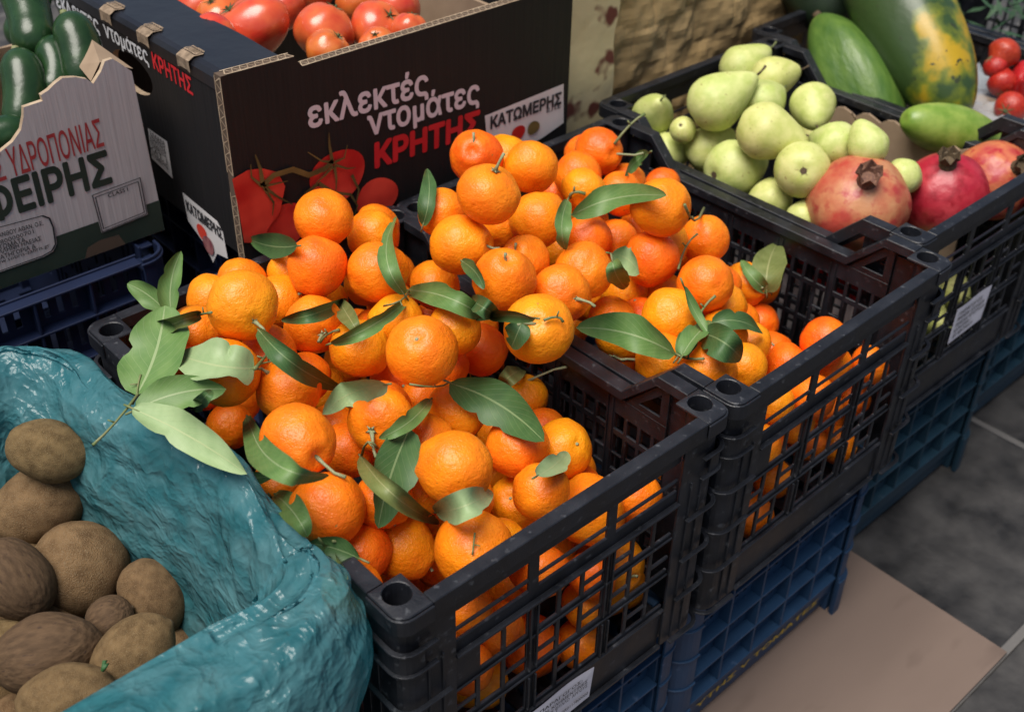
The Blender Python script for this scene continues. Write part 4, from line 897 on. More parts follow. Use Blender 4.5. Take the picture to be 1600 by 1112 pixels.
paper_label(crates[2], -.0250, None, .146, .236, .090, .150, .004,
            [('ΠΑΡΑΓΩΓΟΣ', .7, .08), ('ΠΡΟΪΟΝ: ΑΧΛΑΔΙΑ', .8, .08), ('ΠΟΙΚΙΛΙΑ: ΚΡΥΣΤΑΛΛΙ', .84, .08), ('ΚΑΤΗΓΟΡΙΑ: 1', .5, .08), ('ΑΡ. ΜΗΤΡΩΟΥ', .6, .08)], .001)

# ------------------------------------------------------------------ clementines
def sphere_grid(nu, nv, fn):
    vs = [fn(0, 0)]; fs = []
    for i in range(1, nv):
        for j in range(nu): vs.append(fn(math.pi * i / nv, 2 * math.pi * j / nu))
    vs.append(fn(math.pi, 0)); last = len(vs) - 1
    for j in range(nu): fs.append((0, 1 + j, 1 + (j + 1) % nu))
    for i in range(nv - 2):
        for j in range(nu):
            a = 1 + i * nu; b = a + nu
            fs.append((a + j, b + j, b + (j + 1) % nu, a + (j + 1) % nu))
    a = 1 + (nv - 2) * nu
    for j in range(nu): fs.append((a + j, last, a + (j + 1) % nu))
    return vs, fs
def blob_mesh(name, mats, fn, nu=40, nv=26):
    vs, fs = sphere_grid(nu, nv, fn); mb = MB(); mb.add(vs, fs)
    me = bpy.data.meshes.new(name); me.from_pydata([tuple(v) for v in vs], [], fs); me.update()
    me.polygons.foreach_set('use_smooth', [True] * len(me.polygons))
    for m_ in mats: me.materials.append(m_)
    return me
def clementine_shape(seed, neck, flat):
    off = Vector((seed * 7.3, seed * 3.1, seed * 5.7))
    def fn(t, p):
        d = Vector((math.sin(t) * math.cos(p), math.sin(t) * math.sin(p), math.cos(t)))
        r = 1 + .065 * noise.noise(d * 1.1 + off) +   .026 * noise.noise(d * 3.2 + off)
        r += .010 * math.cos(9 * p + seed) * math.sin(t) ** 2 * max(0, math.cos(t)) ** .5 * (1 if neck > 0 else .3)
        dim = math.exp(-(t / .20) ** 2); r -= .10 * dim
        r += neck * math.exp(-((t - .33) / .30) ** 2)
        r -= .07 * math.exp(-((math.pi - t) / .22) ** 2)
        return Vector((d.x * r, d.y * r, d.z * r * flat))
    return fn
CLEM = [blob_mesh('clementine', [M['skin']], clementine_shape(k + 1, nk, fl)) for k, (nk, fl) in enumerate(((.02, .93), (.09, .98), (.0, .88), (.05, .95), (.12, 1.0)))]
NAMES_A = {
 0: 'big clementine with a dented cheek in front of the printed tomatoes on the black carton', 1: 'smaller clementine wedged against the black corner ring below the printed tomato', 2: 'round clementine with a pale stem stub, directly below the one with the dented cheek',
 3: 'reddish clementine with a tiny dark speck, left of the upright folded leaf', 4: 'clementine half covered by a long leaf, right of the upright folded leaf', 5: 'largest clementine at the left, its pale stem end facing the lower right',
 6: 'shaded clementine peeping out behind the largest one at the left', 7: 'clementine beside the twisted leaf, stem scar at its lower right', 8: 'smooth clementine touching the left side of the biggest central one',
 9: 'biggest pebbled clementine in the middle of the front heap', 10: 'rough clementine leaning on the right of the biggest central one', 11: 'clementine top peeping out above the biggest central one',
 12: 'sliver of clementine between the biggest central one and the long leaf', 13: 'clementine with a twig at its upper left, above the smooth long stemmed one', 14: 'smooth bright clementine with a long bare stem pointing to the lower right',
 15: 'clementine with a forked twig, under the pale wavy leaf', 16: 'clementine under the base of the broad dark leaf', 17: 'clementine with a long curved stem beside the front crate divider',
 18: 'dark clementine deep between the two at the left of the heap', 19: 'clementine sliver under the biggest central one', 20: 'clementine sunk under the twig below the biggest central one', 21: 'clementine half covered by the pale triangular leaf at the left',
 22: 'clementine under the curled olive leaf at the left corner', 23: 'clementine hidden behind the large dark leaf at the left crate side', 24: 'clementine above the long pale leaf lying on the teal bag',
 25: 'clementine beside the teal bag with a dark twig across it', 26: 'wrinkled clementine at the lower left with a twig on its left', 27: 'large round clementine with a bright top, front centre of the heap',
 28: 'clementine right of the large front centre one, above the grille rim', 29: 'smooth clementine lowest in the front heap beside the corner ring', 30: 'clementine with the small pale leaf hanging over it at the front rim',
 31: 'clementine under the tip of the broad dark leaf', 32: 'clementine with a small calyx dot, nearest the slotted divider in front', 33: 'small red clementine in the shadow under the long bare stem',
 34: 'shaded clementine behind the large front centre one', 35: 'clementine glimpsed left of the large front centre one', 36: 'clementine between the two right front ones, mostly hidden',
 37: 'large clementine crossed by the front rim of the crate, right side', 38: 'clementine just behind the large one crossed by the rim', 39: 'clementine behind the upper windows in the middle of the front grille',
 40: 'clementine behind the right bay of the front grille', 41: 'clementine with a green stem behind the central grille slots', 42: 'clementine lowest behind the left bay of the front grille',
 43: 'clementine behind the top left window of the front grille', 44: 'clementine behind the far right window of the front grille', 45: 'clementine by the front corner under torn leaves', 46: 'clementine low behind the far right grille slots',
 47: 'clementine seen beside the front corner post next to the bag', 48: 'clementine in the gap behind the lowest front one'}
NAMES_B = {
 0: 'topmost clementine with a white stem tip, against the black carton', 1: 'large clementine with a dark upright stem, top of the second heap', 2: 'clementine right of the two stemmed ones at the top, touching the carton sign',
 3: 'clementine with a pale scar at the left side of the second heap', 4: 'glossy clementine with a pale stem at its right, left edge of the second heap', 5: 'clementine in the middle of the second heap left of the hanging leaf',
 6: 'dark clementine deep below the topmost group', 7: 'clementine in the far corner with a green twig reaching the pear crate', 8: 'clementine carrying a dry twig star', 9: 'clementine tucked under the broad leaf at the back',
 10: 'small clementine at the back right behind the broad leaf', 11: 'clementine behind the broad leaf, mostly hidden', 12: 'large reddish clementine at the back right beside the crate wall', 13: 'clementine with a leaf hanging down its left side',
 14: 'clementine at the centre back, hidden by its neighbours', 15: 'flat topped clementine with a short green stem in its dimple', 16: 'clementine right behind the flat topped one with the dimple', 17: 'yellowish clementine right of the flat topped one',
 18: 'clementine with a pale stub stem pointing right', 19: 'big yellow clementine with a leafy stem in its crown, where the two heaps meet', 20: 'clementine left of the small pale folded leaf', 21: 'reddish clementine nearest the right crate wall',
 22: 'clementine above the one carrying an upright olive leaf', 23: 'clementine at the right carrying an upright olive leaf', 24: 'clementine peeping out below the small pale folded leaf', 25: 'clementine at the right centre below the twig',
 26: 'clementine below the stub stem, dull and smooth', 27: 'clementine gap filler right of the stub stem', 28: 'clementine under the long horizontal leaf, left end', 29: 'clementine under the torn end of the long horizontal leaf',
 30: 'clementine beside the ring of the second crate', 31: 'red patched clementine near the second crate ring', 32: 'clementine with an upright stem in front of the second crate rim', 33: 'clementine half covered by a torn dark leaf',
 34: 'clementine mostly hidden near the torn dark leaf', 35: 'clementine glimpsed between the hanging leaf and pale leaf', 36: 'small clementine peeping between two at the right front', 37: 'clementine sunk beside the dull smooth one', 38: 'clementine behind the second crate grille, upper left',
 39: 'clementine behind the second crate grille, in the middle', 40: 'clementine behind the second crate grille, lower left', 41: 'clementine behind the second crate grille, right part', 42: 'clementine farthest right behind the second crate grille', 43: 'clementine low in the middle of the second crate grille',
 44: 'clementine under the twig at the right', 45: 'clementine deep below the glossy one'}
def stem_mesh(tip, rad):
    L_ = tip.length; mb = MB(); bend = Vector((.06, .05, 0)) * L_
    pts = [Vector((0, 0, 0)), tip * .35 + bend * .6, tip * .7 + bend, tip]
    mb.tube(pts, [rad * 1.5, rad * .85, rad * .8, rad], 7)
    for k in range(5):                                     # calyx lobes at the foot
        a = 2 * math.pi * k / 5; d = Vector((math.cos(a), math.sin(a), 0)); e = Vector((-d.y, d.x, 0))
        mb.add([d * rad * .8 + e * rad * 1.2 + Vector((0, 0, rad * .5)), d * rad * .8 - e * rad * 1.2 + Vector((0, 0, rad * .5)), d * rad * 3.6 + Vector((0, 0, .06)), Vector((0, 0, rad * 1.4))], [(0, 1, 2), (0, 3, 1), (0, 2, 3), (1, 3, 2)])
    return mb
rng = random.Random(5)
for k, row in enumerate(CLEMENTINES):
    cr, idx, x, y, z, r = row[:6]; ax = Vector(row[6:9]).normalized()
    o = bpy.data.objects.new('clementine', CLEM[(k * 3 + k // 7) % 5]); COL.objects.link(o)
    q = ax.to_track_quat('Z', 'Y'); spin = Matrix.Rotation(rng.uniform(0, 6.28), 4, 'Z')
    o.matrix_world = Matrix.Translation((x, y, z)) @ q.to_matrix().to_4x4() @ spin @ Matrix.Scale(r, 4)
    if idx >= 0: tag(o, (NAMES_A if cr == 'A' else NAMES_B).get(idx, 'clementine hidden in the heap'), 'clementine', 'clementines in the front crate' if cr == 'A' else 'clementines in the second crate')
    elif cr == 'A': tag(o, 'clementine deep in the front black crate, mostly hidden under the heap', 'clementine', 'clementines buried in the front crate')
    else: tag(o, 'clementine deep in the second black crate, mostly hidden under the heap', 'clementine', 'clementines buried in the second crate')
    if len(row) > 9:
        inv = o.matrix_world.inverted(); base = Vector((0, 0, .80)); tip = inv @ (Vector((x, y, z)) + Vector(row[9:12])) - base
        sm = stem_mesh(tip, .055); sm.v = [(p[0], p[1], p[2] + .80) for p in sm.v]
        sm.build('stem', M['stem'], o, smooth=True)
    else:                                                  # the button left where the stem was
        bt = MB(); bt.tube([(0, 0, .80), (0, 0, .885), (.01, 0, .905)], [.07, .06, .035], 8); bt.build('calyx', M['stem'], o, smooth=True)

# ------------------------------------------------------------------ leaf sprigs
def leaf_obj(row, parent, seed, name='leaf'):
    pts, side, hw, fold, hue = row
    P = [Vector(pts[i * 3:i * 3 + 3]) for i in range(5)]; side = Vector(side)
    roll = random.Random(seed * 7).uniform(-.5, .5); ax_ = (P[4] - P[0]).normalized(); side = Matrix.Rotation(roll, 3, ax_) @ side
    org = parent.location
    def cur(s):
        s = max(0, min(.9999, s)) * 4; i = int(s); f = s - i
        p0, p1, p2, p3 = P[max(i - 1, 0)], P[i], P[min(i + 1, 4)], P[min(i + 2, 4)]
        return .5 * ((2 * p1) + (p2 - p0) * f + (2 * p0 - 5 * p1 + 4 * p2 - p3) * f * f + (3 * p1 - p0 - 3 * p2 + p3) * f ** 3)
    ns, nw = 18, 8; vs = []; uvs = []; rg = random.Random(seed)
    ph = rg.uniform(0, 6); am = rg.uniform(.08, .24); asym = rg.uniform(-.12, .12); tw = rg.uniform(-.9, .9)
    Lg = (P[4] - P[0]).length
    nick = [(rg.uniform(.3, .85), rg.choice((-1, 1)), rg.uniform(.10, .35)) for _ in range(rg.choice((0, 0, 1, 1, 2)))]
    for i in range(ns + 1):
        s = i / ns; c = cur(s); tan = (cur(min(1, s + .03)) - cur(max(0, s - .03))).normalized()
        sd = (side - tan * side.dot(tan)).normalized(); nr = sd.cross(tan).normalized()
        if nr.dot(CAM - c) < 0: nr = -nr
        q = Matrix.Rotation(tw * (s - .5), 3, tan); sd = q @ sd; nr = q @ nr
        prof = (max(s, 0) ** .62 * (1 - s) ** .80) * 3.05
        for j in range(nw + 1):
            t = j / nw * 2 - 1; wd = hw * prof * (1 + asym * t)
            for (ns_, sg, dp) in nick:
                if t * sg > 0: wd *= 1 - dp * math.exp(-((s - ns_) / .05) ** 2)
            a = R(fold) * .85 * abs(t)
            lat = sd * (t * wd * math.cos(a)) + nr * (abs(t) ** 1.3 * wd * math.sin(a) + am * hw * math.sin(s * 11 + ph + t * 1.5) * abs(t) ** 2 * prof + .0006)
            vs.append(c + lat - org); uvs.append((s, t))
    n = nw + 1
    fs = [(i * n + j, i * n + j + 1, (i + 1) * n + j + 1, (i + 1) * n + j) for i in range(ns) for j in range(nw)]
    me = bpy.data.meshes.new(name); me.from_pydata([tuple(v) for v in vs], [], fs); me.update()
    # faces look towards the light
    nrm = me.polygons[len(fs) // 2].normal
    if nrm.dot(CAM - cur(.5)) < 0: me.flip_normals()
    ul = me.uv_layers.new(name='leaf')
    for lp in me.loops: ul.data[lp.index].uv = uvs[lp.vertex_index]
    me.polygons.foreach_set('use_smooth', [True] * len(fs))
    o = link(name, me, parent, [LEAFM[hue]])
    pt = MB(); b = P[0]; d = (P[0] - P[1]).normalized()
    pt.tube([b + d * .010 - org, b + d * .004 - org, cur(.08) - org], [.0010, .0012, .0008], 6)
    pt.build('stalk', M['twig'], o, smooth=True)
    return o
SPRIGS = [
 ('sprig with three large leaves hanging over the teal bag at the left', [0, 5, 6], [0, 1]),
 ('curled olive sprig with two upright leaves at the left crate corner', [1, 2, 3], [2]),
 ('pale triangular leaf on a forked twig over a left clementine', [4], [3, 4]),
 ('green leaf curling under the smooth long stemmed clementine', [7], []),
 ('narrow dark leaf running between two clementines at the left', [8], []),
 ('sprig of twisted leaves standing and lying left of the heap divider', [9, 10, 11, 40, 41], [5, 6]),
 ('sprig with a pale wavy leaf and one broad dark leaf, centre front', [12, 13, 14], [15]),
 ('dark broad leaf with a curled olive leaf, below the forked twig', [15, 16], [18]),
 ('small pale leaf over the clementine at the front rim', [17], [12]),
 ('small green leaf with a stout twig at the lower left of the heap', [18], [16]),
 ('torn brownish leaf cluster by the front corner ring', [19, 42], [14]),
 ('small pale leaf beside the slotted divider', [20], []),
 ('dark leaves lying around the big yellow clementine where the heaps meet', [21, 22, 23, 43], [13]),
 ('narrow leaf standing against the black carton', [24], []),
 ('dark pointed leaf in front of the printed tomatoes', [25], []),
 ('small dark leaves sunk between the two heaps', [26, 27], []),
 ('broad green leaf with a hanging leaf on a dry twig, back of the second heap', [28, 29], [7]),
 ('small pale folded leaf in the middle of the second heap', [30, 31], []),
 ('upright olive leaf at the right end of the second heap', [32, 33], []),
 ('branch with a long horizontal leaf and five smaller leaves, right front', [34, 35, 36, 37, 38, 39], [8, 10]),
 ('green twig in the far corner by the pear crate', [46], [9]),
 ('small leaves under the clementines along the teal bag', [44, 45, 47], []),
 ('bare green twig beside the reddish clementine at the right', [], [11]),
 ('thin bare twig between the back clementines and crate wall', [], [17])]
for k, (lb, lv, tw) in enumerate(SPRIGS):
    p0 = Vector((LEAVES[lv[0]][0] if lv else TWIGS[tw[0]][0])[:3])
    root = empty('citrus_sprig', p0); tag(root, lb, 'sprig', 'leaf sprigs among the clementines')
    for i in lv: leaf_obj(LEAVES[i], root, 100 + i)
    for i in tw:
        pts, rd = TWIGS[i]; mb = MB(); pp = [Vector(pts[j * 3:j * 3 + 3]) - p0 for j in range(5)]
        mb.tube(pp, [rd * 1.25, rd, rd * .9, rd, rd * 1.2], 7)
        mb.tube([pp[2], pp[2] + (pp[3] - pp[2]).cross(FWD).normalized() * .006 - FWD * .004], [rd * .8, rd * .6], 6)
        mb.build('twig', M['twig'], root, smooth=True)

# ------------------------------------------------------------------ pears
M['pear_skin'] = mat('pear_skin', (.44, .50, .13), .48, (.62, .63, .25), 2.2, 4, .3, .7, rnd=.012, bump=.0004, bscale=9, spots=(.30, .24, .08), spotscale=7, spotlo=.66, spothi=.74)
M['dark_calyx'] = mat('dark_calyx', (.05, .035, .02), .8, (.12, .08, .04), 30, 3)
def pear_shape(seed, neck):
    off = Vector((seed * 3.7, seed * 8.1, seed))
    def fn(t, p):
        d = Vector((math.sin(t) * math.cos(p), math.sin(t) * math.sin(p), math.cos(t)))
        c = math.cos(t); rad = math.sin(t)
        z = c * (1.0 if c < 0 else 1.0 + neck * .75)
        if c > 0: rad *= 1 - .52 * min(1, neck) * c ** 1.2
        rad *= 1 + .05 * noise.noise(d * 1.4 + off)
        z += .10 * math.exp(-((math.pi - t) / .25) ** 2) - .04 * math.exp(-(t / .2) ** 2)
        sway = .10 * noise.noise(off * 1.3) * max(0, c) ** 2
        return Vector((math.cos(p) * rad + sway, math.sin(p) * rad, z))
    return fn
def pear(row, k, label, stem_len=.45):
    x, y, z, r = row[:4]; ax = Vector(row[4:7]).normalized(); nk = (.75, .95, .6, .85)[k % 4]
    me = blob_mesh('pear', [M['pear_skin']], pear_shape(k + 1, nk))
    o = bpy.data.objects.new('pear', me); COL.objects.link(o)
    o.matrix_world = Matrix.Translation((x, y, z)) @ ax.to_track_quat('Z', 'Y').to_matrix().to_4x4() @ Matrix.Scale(r * .95, 4)
    tag(o, label, 'pear', 'pears in the black crate')
    zt = 1 + nk * .75 - .08
    sb = MB(); sb.tube([(0, 0, zt), (.03, .02, zt + stem_len * .5), (.12, .05, zt + stem_len)], [.055, .04, .055], 7); sb.build('stem', M['dark_calyx'] if k % 3 else M['twig'], o, smooth=True)
    cb = MB()
    for j in range(5):
        a = j * 1.2566; cb.add([(.05 * math.cos(a + .5), .05 * math.sin(a + .5), -.9), (.05 * math.cos(a - .5), .05 * math.sin(a - .5), -.9), (.19 * math.cos(a), .19 * math.sin(a), -1.0)], [(0, 1, 2)])
    cb.tube([(0, 0, -.85), (0, 0, -.93)], [.11, .12], 10); cb.build('calyx', M['dark_calyx'], o, fix=False)
PN = ['pear at the back corner of the crate beside the stone wall', 'big pear at the back left, thin stem pointing up right', 'pear lying with its neck to the right at the top of the heap', 'small pear at the left corner with a dark twig across it',
      'small pear with its dark eye showing between two others at the left', 'pear low at the left wall of the crate', 'pear in the left middle under the central spotted one', 'large pear at the left front with a brown eye at its lower left',
      'spotted pear in the centre, two dark marks, neck to the right', 'pear half hidden behind the central spotted one', 'pear hanging its neck towards the viewer, right of centre', 'pear with its dark star shaped eye facing the viewer',
      'pear low by the rim left of the largest pomegranate', 'brownish pear right of the one with the star shaped eye', 'pear standing with its neck up at the right edge', 'pear sliver between the rim and the largest pomegranate',
      'pale pear behind the pomegranates', 'pear sliver behind the brownish pear']
for k, row in enumerate(PEARS): pear(row, k, PN[k])
for k, (x, y, z) in enumerate(((.905, .105, .37), (.985, .10, .362), (1.065, .105, .372), (.94, .115, .445), (1.03, .11, .44), (1.13, .11, .39), (.93, .11, .51), (1.02, .25, .50), (1.10, .20, .49), (.94, .40, .50), (1.08, .33, .52), (1.15, .40, .53))):
    pear([x, y, z, .037, math.cos(k * 2.1), math.sin(k * 2.1), .3], k + 31, 'pear low in the pear crate, seen only through the black grille and the gaps')

# ------------------------------------------------------------------ pomegranates
def pom_mat(name, a, b, c):
    return mat(name, a, .38, b, 1.6, 8, .38, .62, bump=.0010, bscale=5, spots=c, spotscale=3.6, spotlo=.50, spothi=.66, rnd=0.0)
PM = [pom_mat('pomegranate_orange', (.42, .06, .04), (.52, .24, .11), (.38, .05, .04)), pom_mat('pomegranate_red', (.36, .012, .03), (.45, .04, .055), (.28, .01, .02)), pom_mat('pomegranate_mixed', (.42, .06, .05), (.55, .18, .07), (.38, .02, .03))]
PML = ['largest pomegranate, orange skin with pink patches, dry crown on top', 'deep red shiny pomegranate in the middle of the three', 'orange and red pomegranate at the far right of the crate']
for k, row in enumerate(POMEGRANATES):
    x, y, z, r = row[:4]; ax = Vector(row[4:7]).normalized(); off = Vector((k * 5.1, 2, k))
    def fn(t, p, off=off):
        d = Vector((math.sin(t) * math.cos(p), math.sin(t) * math.sin(p), math.cos(t)))
        rr = 1 + .05 * noise.noise(d * 1.2 + off) + .016 * math.cos(6 * p + off.x) * math.sin(t) - .04 * math.exp(-(t / .3) ** 2) + .10 * math.exp(-(t / .16) ** 2)
        return d * rr
    me = blob_mesh('pomegranate', [PM[k]], fn, 48, 30); o = bpy.data.objects.new('pomegranate', me); COL.objects.link(o)
    o.matrix_world = Matrix.Translation((x, y, z)) @ ax.to_track_quat('Z', 'Y').to_matrix().to_4x4() @ Matrix.Scale(r, 4)
    tag(o, PML[k], 'pomegranate', 'pomegranates beside the pears')
    cb = MB(); n = 12; vs = []
    for i, (zz, rr) in enumerate(((.98, .20), (1.10, .17), (1.20, .20), (1.30, .25))):
        for j in range(n): 
            a = 2 * math.pi * j / n; q = rr * (1 + (.10 * math.sin(j * 3.3 + k)) * (i > 1)); vs.append((q * math.cos(a), q * math.sin(a), zz + (.09 if i == 3 and j % 2 else (-.07 if i == 3 else 0))))
    for i in (2, 1):
        for j in range(n):
            a = 2 * math.pi * j / n; vs.append((.82 * (.20, .16)[2 - i] * math.cos(a), .82 * (.20, .16)[2 - i] * math.sin(a), (1.20, 1.12)[2 - i]))
    fs = [(i * n + j, i * n + (j + 1) % n, (i + 1) * n + (j + 1) % n, (i + 1) * n + j) for i in range(5) for j in range(n)] + [tuple(5 * n + j for j in range(n))]
    cb.add(vs, fs); cb.build('crown', M['dark_calyx'] if k else mat('dry_crown', (.11, .05, .035), .8, (.20, .10, .06), 20, 3), o, fix=False)

# card lining inside the pear crate and a printed carton sheet at its left wall
lin = MB(); sc = [(.10, .38), (.10, .553)]
for i in range(25):
    v = .10 + .28 * i / 24; sc.append((v, .548 + .012 * abs(math.sin(v * 68)) + .012 * math.sin(v * 9)))
sc += [(.38, .38)]
lin.prism(sc, .004, lambda u, w_, z: (1.222 + w_, .052 + u, z)); o = lin.build('card_lining', M['card']); tag(o, 'grey brown card lining with a scalloped edge along the pear crate wall', 'card lining')
M['white_print'] = mat('white_print', (.62, .60, .60), .6, (.70, .68, .68), 20, 3); M['red_print'] = mat('red_print', (.50, .012, .02), .5, (.62, .02, .03), 20, 3)
M['red_print2'] = mat('red_print2', (.46, .010, .010), .5, (.80, .075, .045), 16, 2); M['green_print'] = mat('green_print', (.055, .050, .016), .5, (.16, .115, .035), 25, 3)
M['white_ink'] = mat('white_ink', (.66, .58, .62), .6); M['pale_side_ink'] = mat('pale_side_ink', (.60, .62, .66), .55)
lc = MB(); lc.box(.8585, .8605, .10, .40, .33, .525); o = lc.build('carton_sheet', M['white_print']); tag(o, 'white carton sheet with a red band, behind the grille between second and pear crates', 'carton')
lr = MB(); lr.box(.8565, .8581, .101, .399, .485, .524); lr.build('printed_band', M['red_print'], o)

# ------------------------------------------------------------------ tomato carton
M['carton_black'] = mat('carton_black', (.009, .009, .010), .6, (.014, .013, .014), 8, 4, bump=.0006, bscale=3, stretch=(60, 60, 1), spots=(.03, .028, .028), spotscale=160, spotlo=.68, spothi=.8, spec=.3)
M['tab'] = mat('torn_board', (.14, .10, .065), .9, (.30, .22, .15), 120, 3)
M['carton_gloss'] = mat('carton_gloss', (.010, .010, .013), .28, (.014, .014, .017), 12, 4, bump=.0015, bscale=18, spec=.45, coat=.15)
TX0, TX1, TY, TZ0, TZ1, TD = .2015, .742, .557, .602, .835, .42
def corrugated(mb, p0, p1, across, mi, nwave, amp, th, out):
    # the visible flutes of a cut board edge: a zigzag ribbon between two liners, raised a little
    p0, p1, across, out = Vector(p0), Vector(p1), Vector(across), Vector(out); n = nwave * 2
    def ribbon(pts):
        d = (p1 - p0).normalized(); vs = []
        for i, p in enumerate(pts):
            q = (pts[min(i + 1, len(pts) - 1)] - pts[max(i - 1, 0)]).normalized(); nn = out.normalized().cross(q) * th
            vs += [p - nn + out, p + nn + out]
        mb.add(vs, [(2 * i, 2 * i + 1, 2 * i + 3, 2 * i + 2) for i in range(len(pts) - 1)], mi)
    ribbon([p0 + (p1 - p0) * (i / n) + across * (.5 + (amp if i % 2 else -amp)) for i in range(n + 1)])
    ribbon([p0 + across * .06, p1 + across * .06]); ribbon([p0 + across * .94, p1 + across * .94])
tc_ = empty('tomato_carton', (TX0, TY, TZ0)); TO_ = Vector((TX0, TY, TZ0))
tag(tc_, 'glossy black cardboard carton of tomatoes with white and red Greek lettering', 'carton')
Mc = [M['carton_black'], M['card'], M['card_edge'], mat('flute_gap', (.09, .06, .04), .9)]
T_ = .014
fp = MB()
prof = [(TX0 - .003, TZ0 - .004), (TX1, TZ0 - .004), (TX1, TZ1 - .028), (.655, TZ1 - .012), (.304, TZ1 - .014), (.294, TZ1), (TX0 - .003, TZ1 + .002)]
fp.prism(prof, T_, lambda u, w_, z: (u, TY + w_, z), 0, 3)
corrugated(fp, (.205, TY, TZ1 + .0022), (.294, TY, TZ1 + .0002), (0, T_, 0), 2, 9, .40, .0009, (0, 0, .0006))
corrugated(fp, (.304, TY, TZ1 - .0138), (.655, TY, TZ1 - .0118), (0, T_, 0), 2, 36, .40, .0009, (0, 0, .0006))
corrugated(fp, (.655, TY, TZ1 - .0118), (TX1, TY, TZ1 - .028), (0, T_, 0), 2, 11, .40, .0009, (0, 0, .0006))
corrugated(fp, (TX0 - .003, TY, .716), (TX0 - .003, TY, TZ1), (0, T_, 0), 2, 8, .40, .0009, (-.0006, 0, 0))
corrugated(fp, (TX0 - .003, TY, TZ0 - .002), (TX0 - .003, TY, .690), (0, T_, 0), 2, 7, .40, .0009, (-.0006, 0, 0))
front = fp.build('front_panel', Mc, tc_, fix=False, org=TO_)
# left side with its hand hole
sp_ = MB(); hv = [(.742 + (.836 - .742) * .5 + .052 * math.cos(a), .768 + .024 * math.sin(a) * (1 if math.sin(a) > 0 else 1.1)) for a in [2 * math.pi * i / 24 for i in range(24)]]
outl = [(TY + T_ + .0005, TZ0), (TY + TD, TZ0), (TY + TD, TZ1 - .006), (TY + T_ + .0005, TZ1 - .006)]
hole_c = (.789, .768)
def side_sheet(mb, x, flip):
    n = len(hv); vs = [(x, a, b) for a, b in hv]
    out_pts = []
    for a, b in hv:
        d = Vector((a - hole_c[0], b - hole_c[1])).normalized(); best = 9
        for (lim, comp, sgn) in ((outl[1][0], 0, 1), (outl[0][0], 0, -1), (outl[2][1], 1, 1), (outl[0][1], 1, -1)):
            if d[comp] * sgn > 1e-6: best = min(best, (lim - hole_c[comp]) / d[comp])
        out_pts.append((hole_c[0] + d.x * best, hole_c[1] + d.y * best))
    corn = sorted([(math.atan2(b - hole_c[1], a - hole_c[0]), a, b) for a, b in outl])
    vs += [(x, a, b) for a, b in out_pts]; fs = [(i, (i + 1) % n, n + (i + 1) % n, n + i) for i in range(n)]
    mb.add(vs, fs, 0 if flip else 1)
    for _, a, b in corn:
        i = [math.atan2(q - hole_c[1], p - hole_c[0]) % 6.2832 for p, q in hv]; ang = math.atan2(b - hole_c[1], a - hole_c[0]) % 6.2832
        j = max([k for k in range(n) if i[k] <= ang + 1e-9], key=lambda k: i[k])
        p, q = out_pts[j], out_pts[(j + 1) % n]; mb.add([(x, *p), (x, a, b), (x, *q)], [(0, 1, 2)], 0 if flip else 1)
side_sheet(sp_, TX0, True); side_sheet(sp_, TX0 + .008, False)
sp_.add([(TX0, a, b) for a, b in hv] + [(TX0 + .008, a, b) for a, b in hv], [(i, (i + 1) % 24, 24 + (i + 1) % 24, 24 + i) for i in range(24)], 2)
side = sp_.build('side_panel', Mc, tc_, fix=False, org=TO_)
# glossy flap folded inwards over the left side, with torn tab holes
fl = MB(); n = 10
for i in range(n):
    a0, a1 = i / n, (i + 1) / n
    pr = [(TX0 - .0012, TZ1 - .020), (TX0 - .0012, TZ1 - .006), (TX0 + .003, TZ1 - .001), (TX0 + .010, TZ1 + .0005), (TX0 + .088, TZ1 - .004), (TX0 + .088, TZ1 - .009), (TX0 + .001, TZ1 - .0055)]
    y0, y1 = TY + T_ + .0006 + (TD - T_) * a0, TY + T_ + .0006 + (TD - T_) * a1
    wob = lambda q: .0015 * math.sin(q * 40)
    vs = [(x + (wob(y) if k == 4 else 0), y, z) for y in (y0, y1) for k, (x, z) in enumerate(pr)]
    fl.add(vs, [(j, (j + 1) % 7, 7 + (j + 1) % 7, 7 + j) for j in range(7)] + ([(0, 1, 2, 3, 4, 5, 6)] if i == 0 else []), 0)
flap = fl.build('top_flap', [M['carton_gloss'], M['card_edge']], tc_, bevel=0, org=TO_)
for yc in (.640, .735, .83):
    tb = MB()
    for (x0, x1, dz) in ((TX0 - .003, TX0 + .024, .004),):
        vs = []; 
        for i, yy in enumerate((yc - .014, yc - .007, yc + .007, yc + .014)):
            for x, z in ((TX0 - .0035, TZ1 - .014 - .002 * (i in (0, 3))), (TX0 - .0035, TZ1 - .002), (TX0 + .004, TZ1 + .0022), (TX0 + .022 - .006 * (i in (0, 3)), TZ1 + .0016)): vs.append((x, yy, z))
        tb.add(vs, [(i * 4 + j, i * 4 + j + 1, (i + 1) * 4 + j + 1, (i + 1) * 4 + j) for i in range(3) for j in range(3)])
        corrugated(tb, (TX0 + .006, yc - .012, TZ1 + .0032), (TX0 + .006, yc + .012, TZ1 + .0032), (.012, 0, 0), 0, 5, .4, .001, (0, 0, .0008))
    tb.build('torn_tab', M['tab'], flap, fix=False, org=TO_)
bp_ = MB(); bp_.box(TX0 + .001, TX1, TY + TD - .008, TY + TD, TZ0, TZ1 - .01); bp_.build('back_panel', Mc, tc_, org=TO_)
rp = MB(); rp.box(TX1 - .008, TX1 - .0005, TY + T_ + .0006, TY + TD - .0085, TZ0, TZ1 - .03); rp.build('side_panel', Mc, tc_, org=TO_)
bt = MB(); bt.box(TX0 + .009, TX1 - .009, TY + T_ + .001, TY + TD - .009, TZ0 + .002, TZ0 + .010); bt.build('carton_base', M['card'], tc_, org=TO_)
iw = MB()
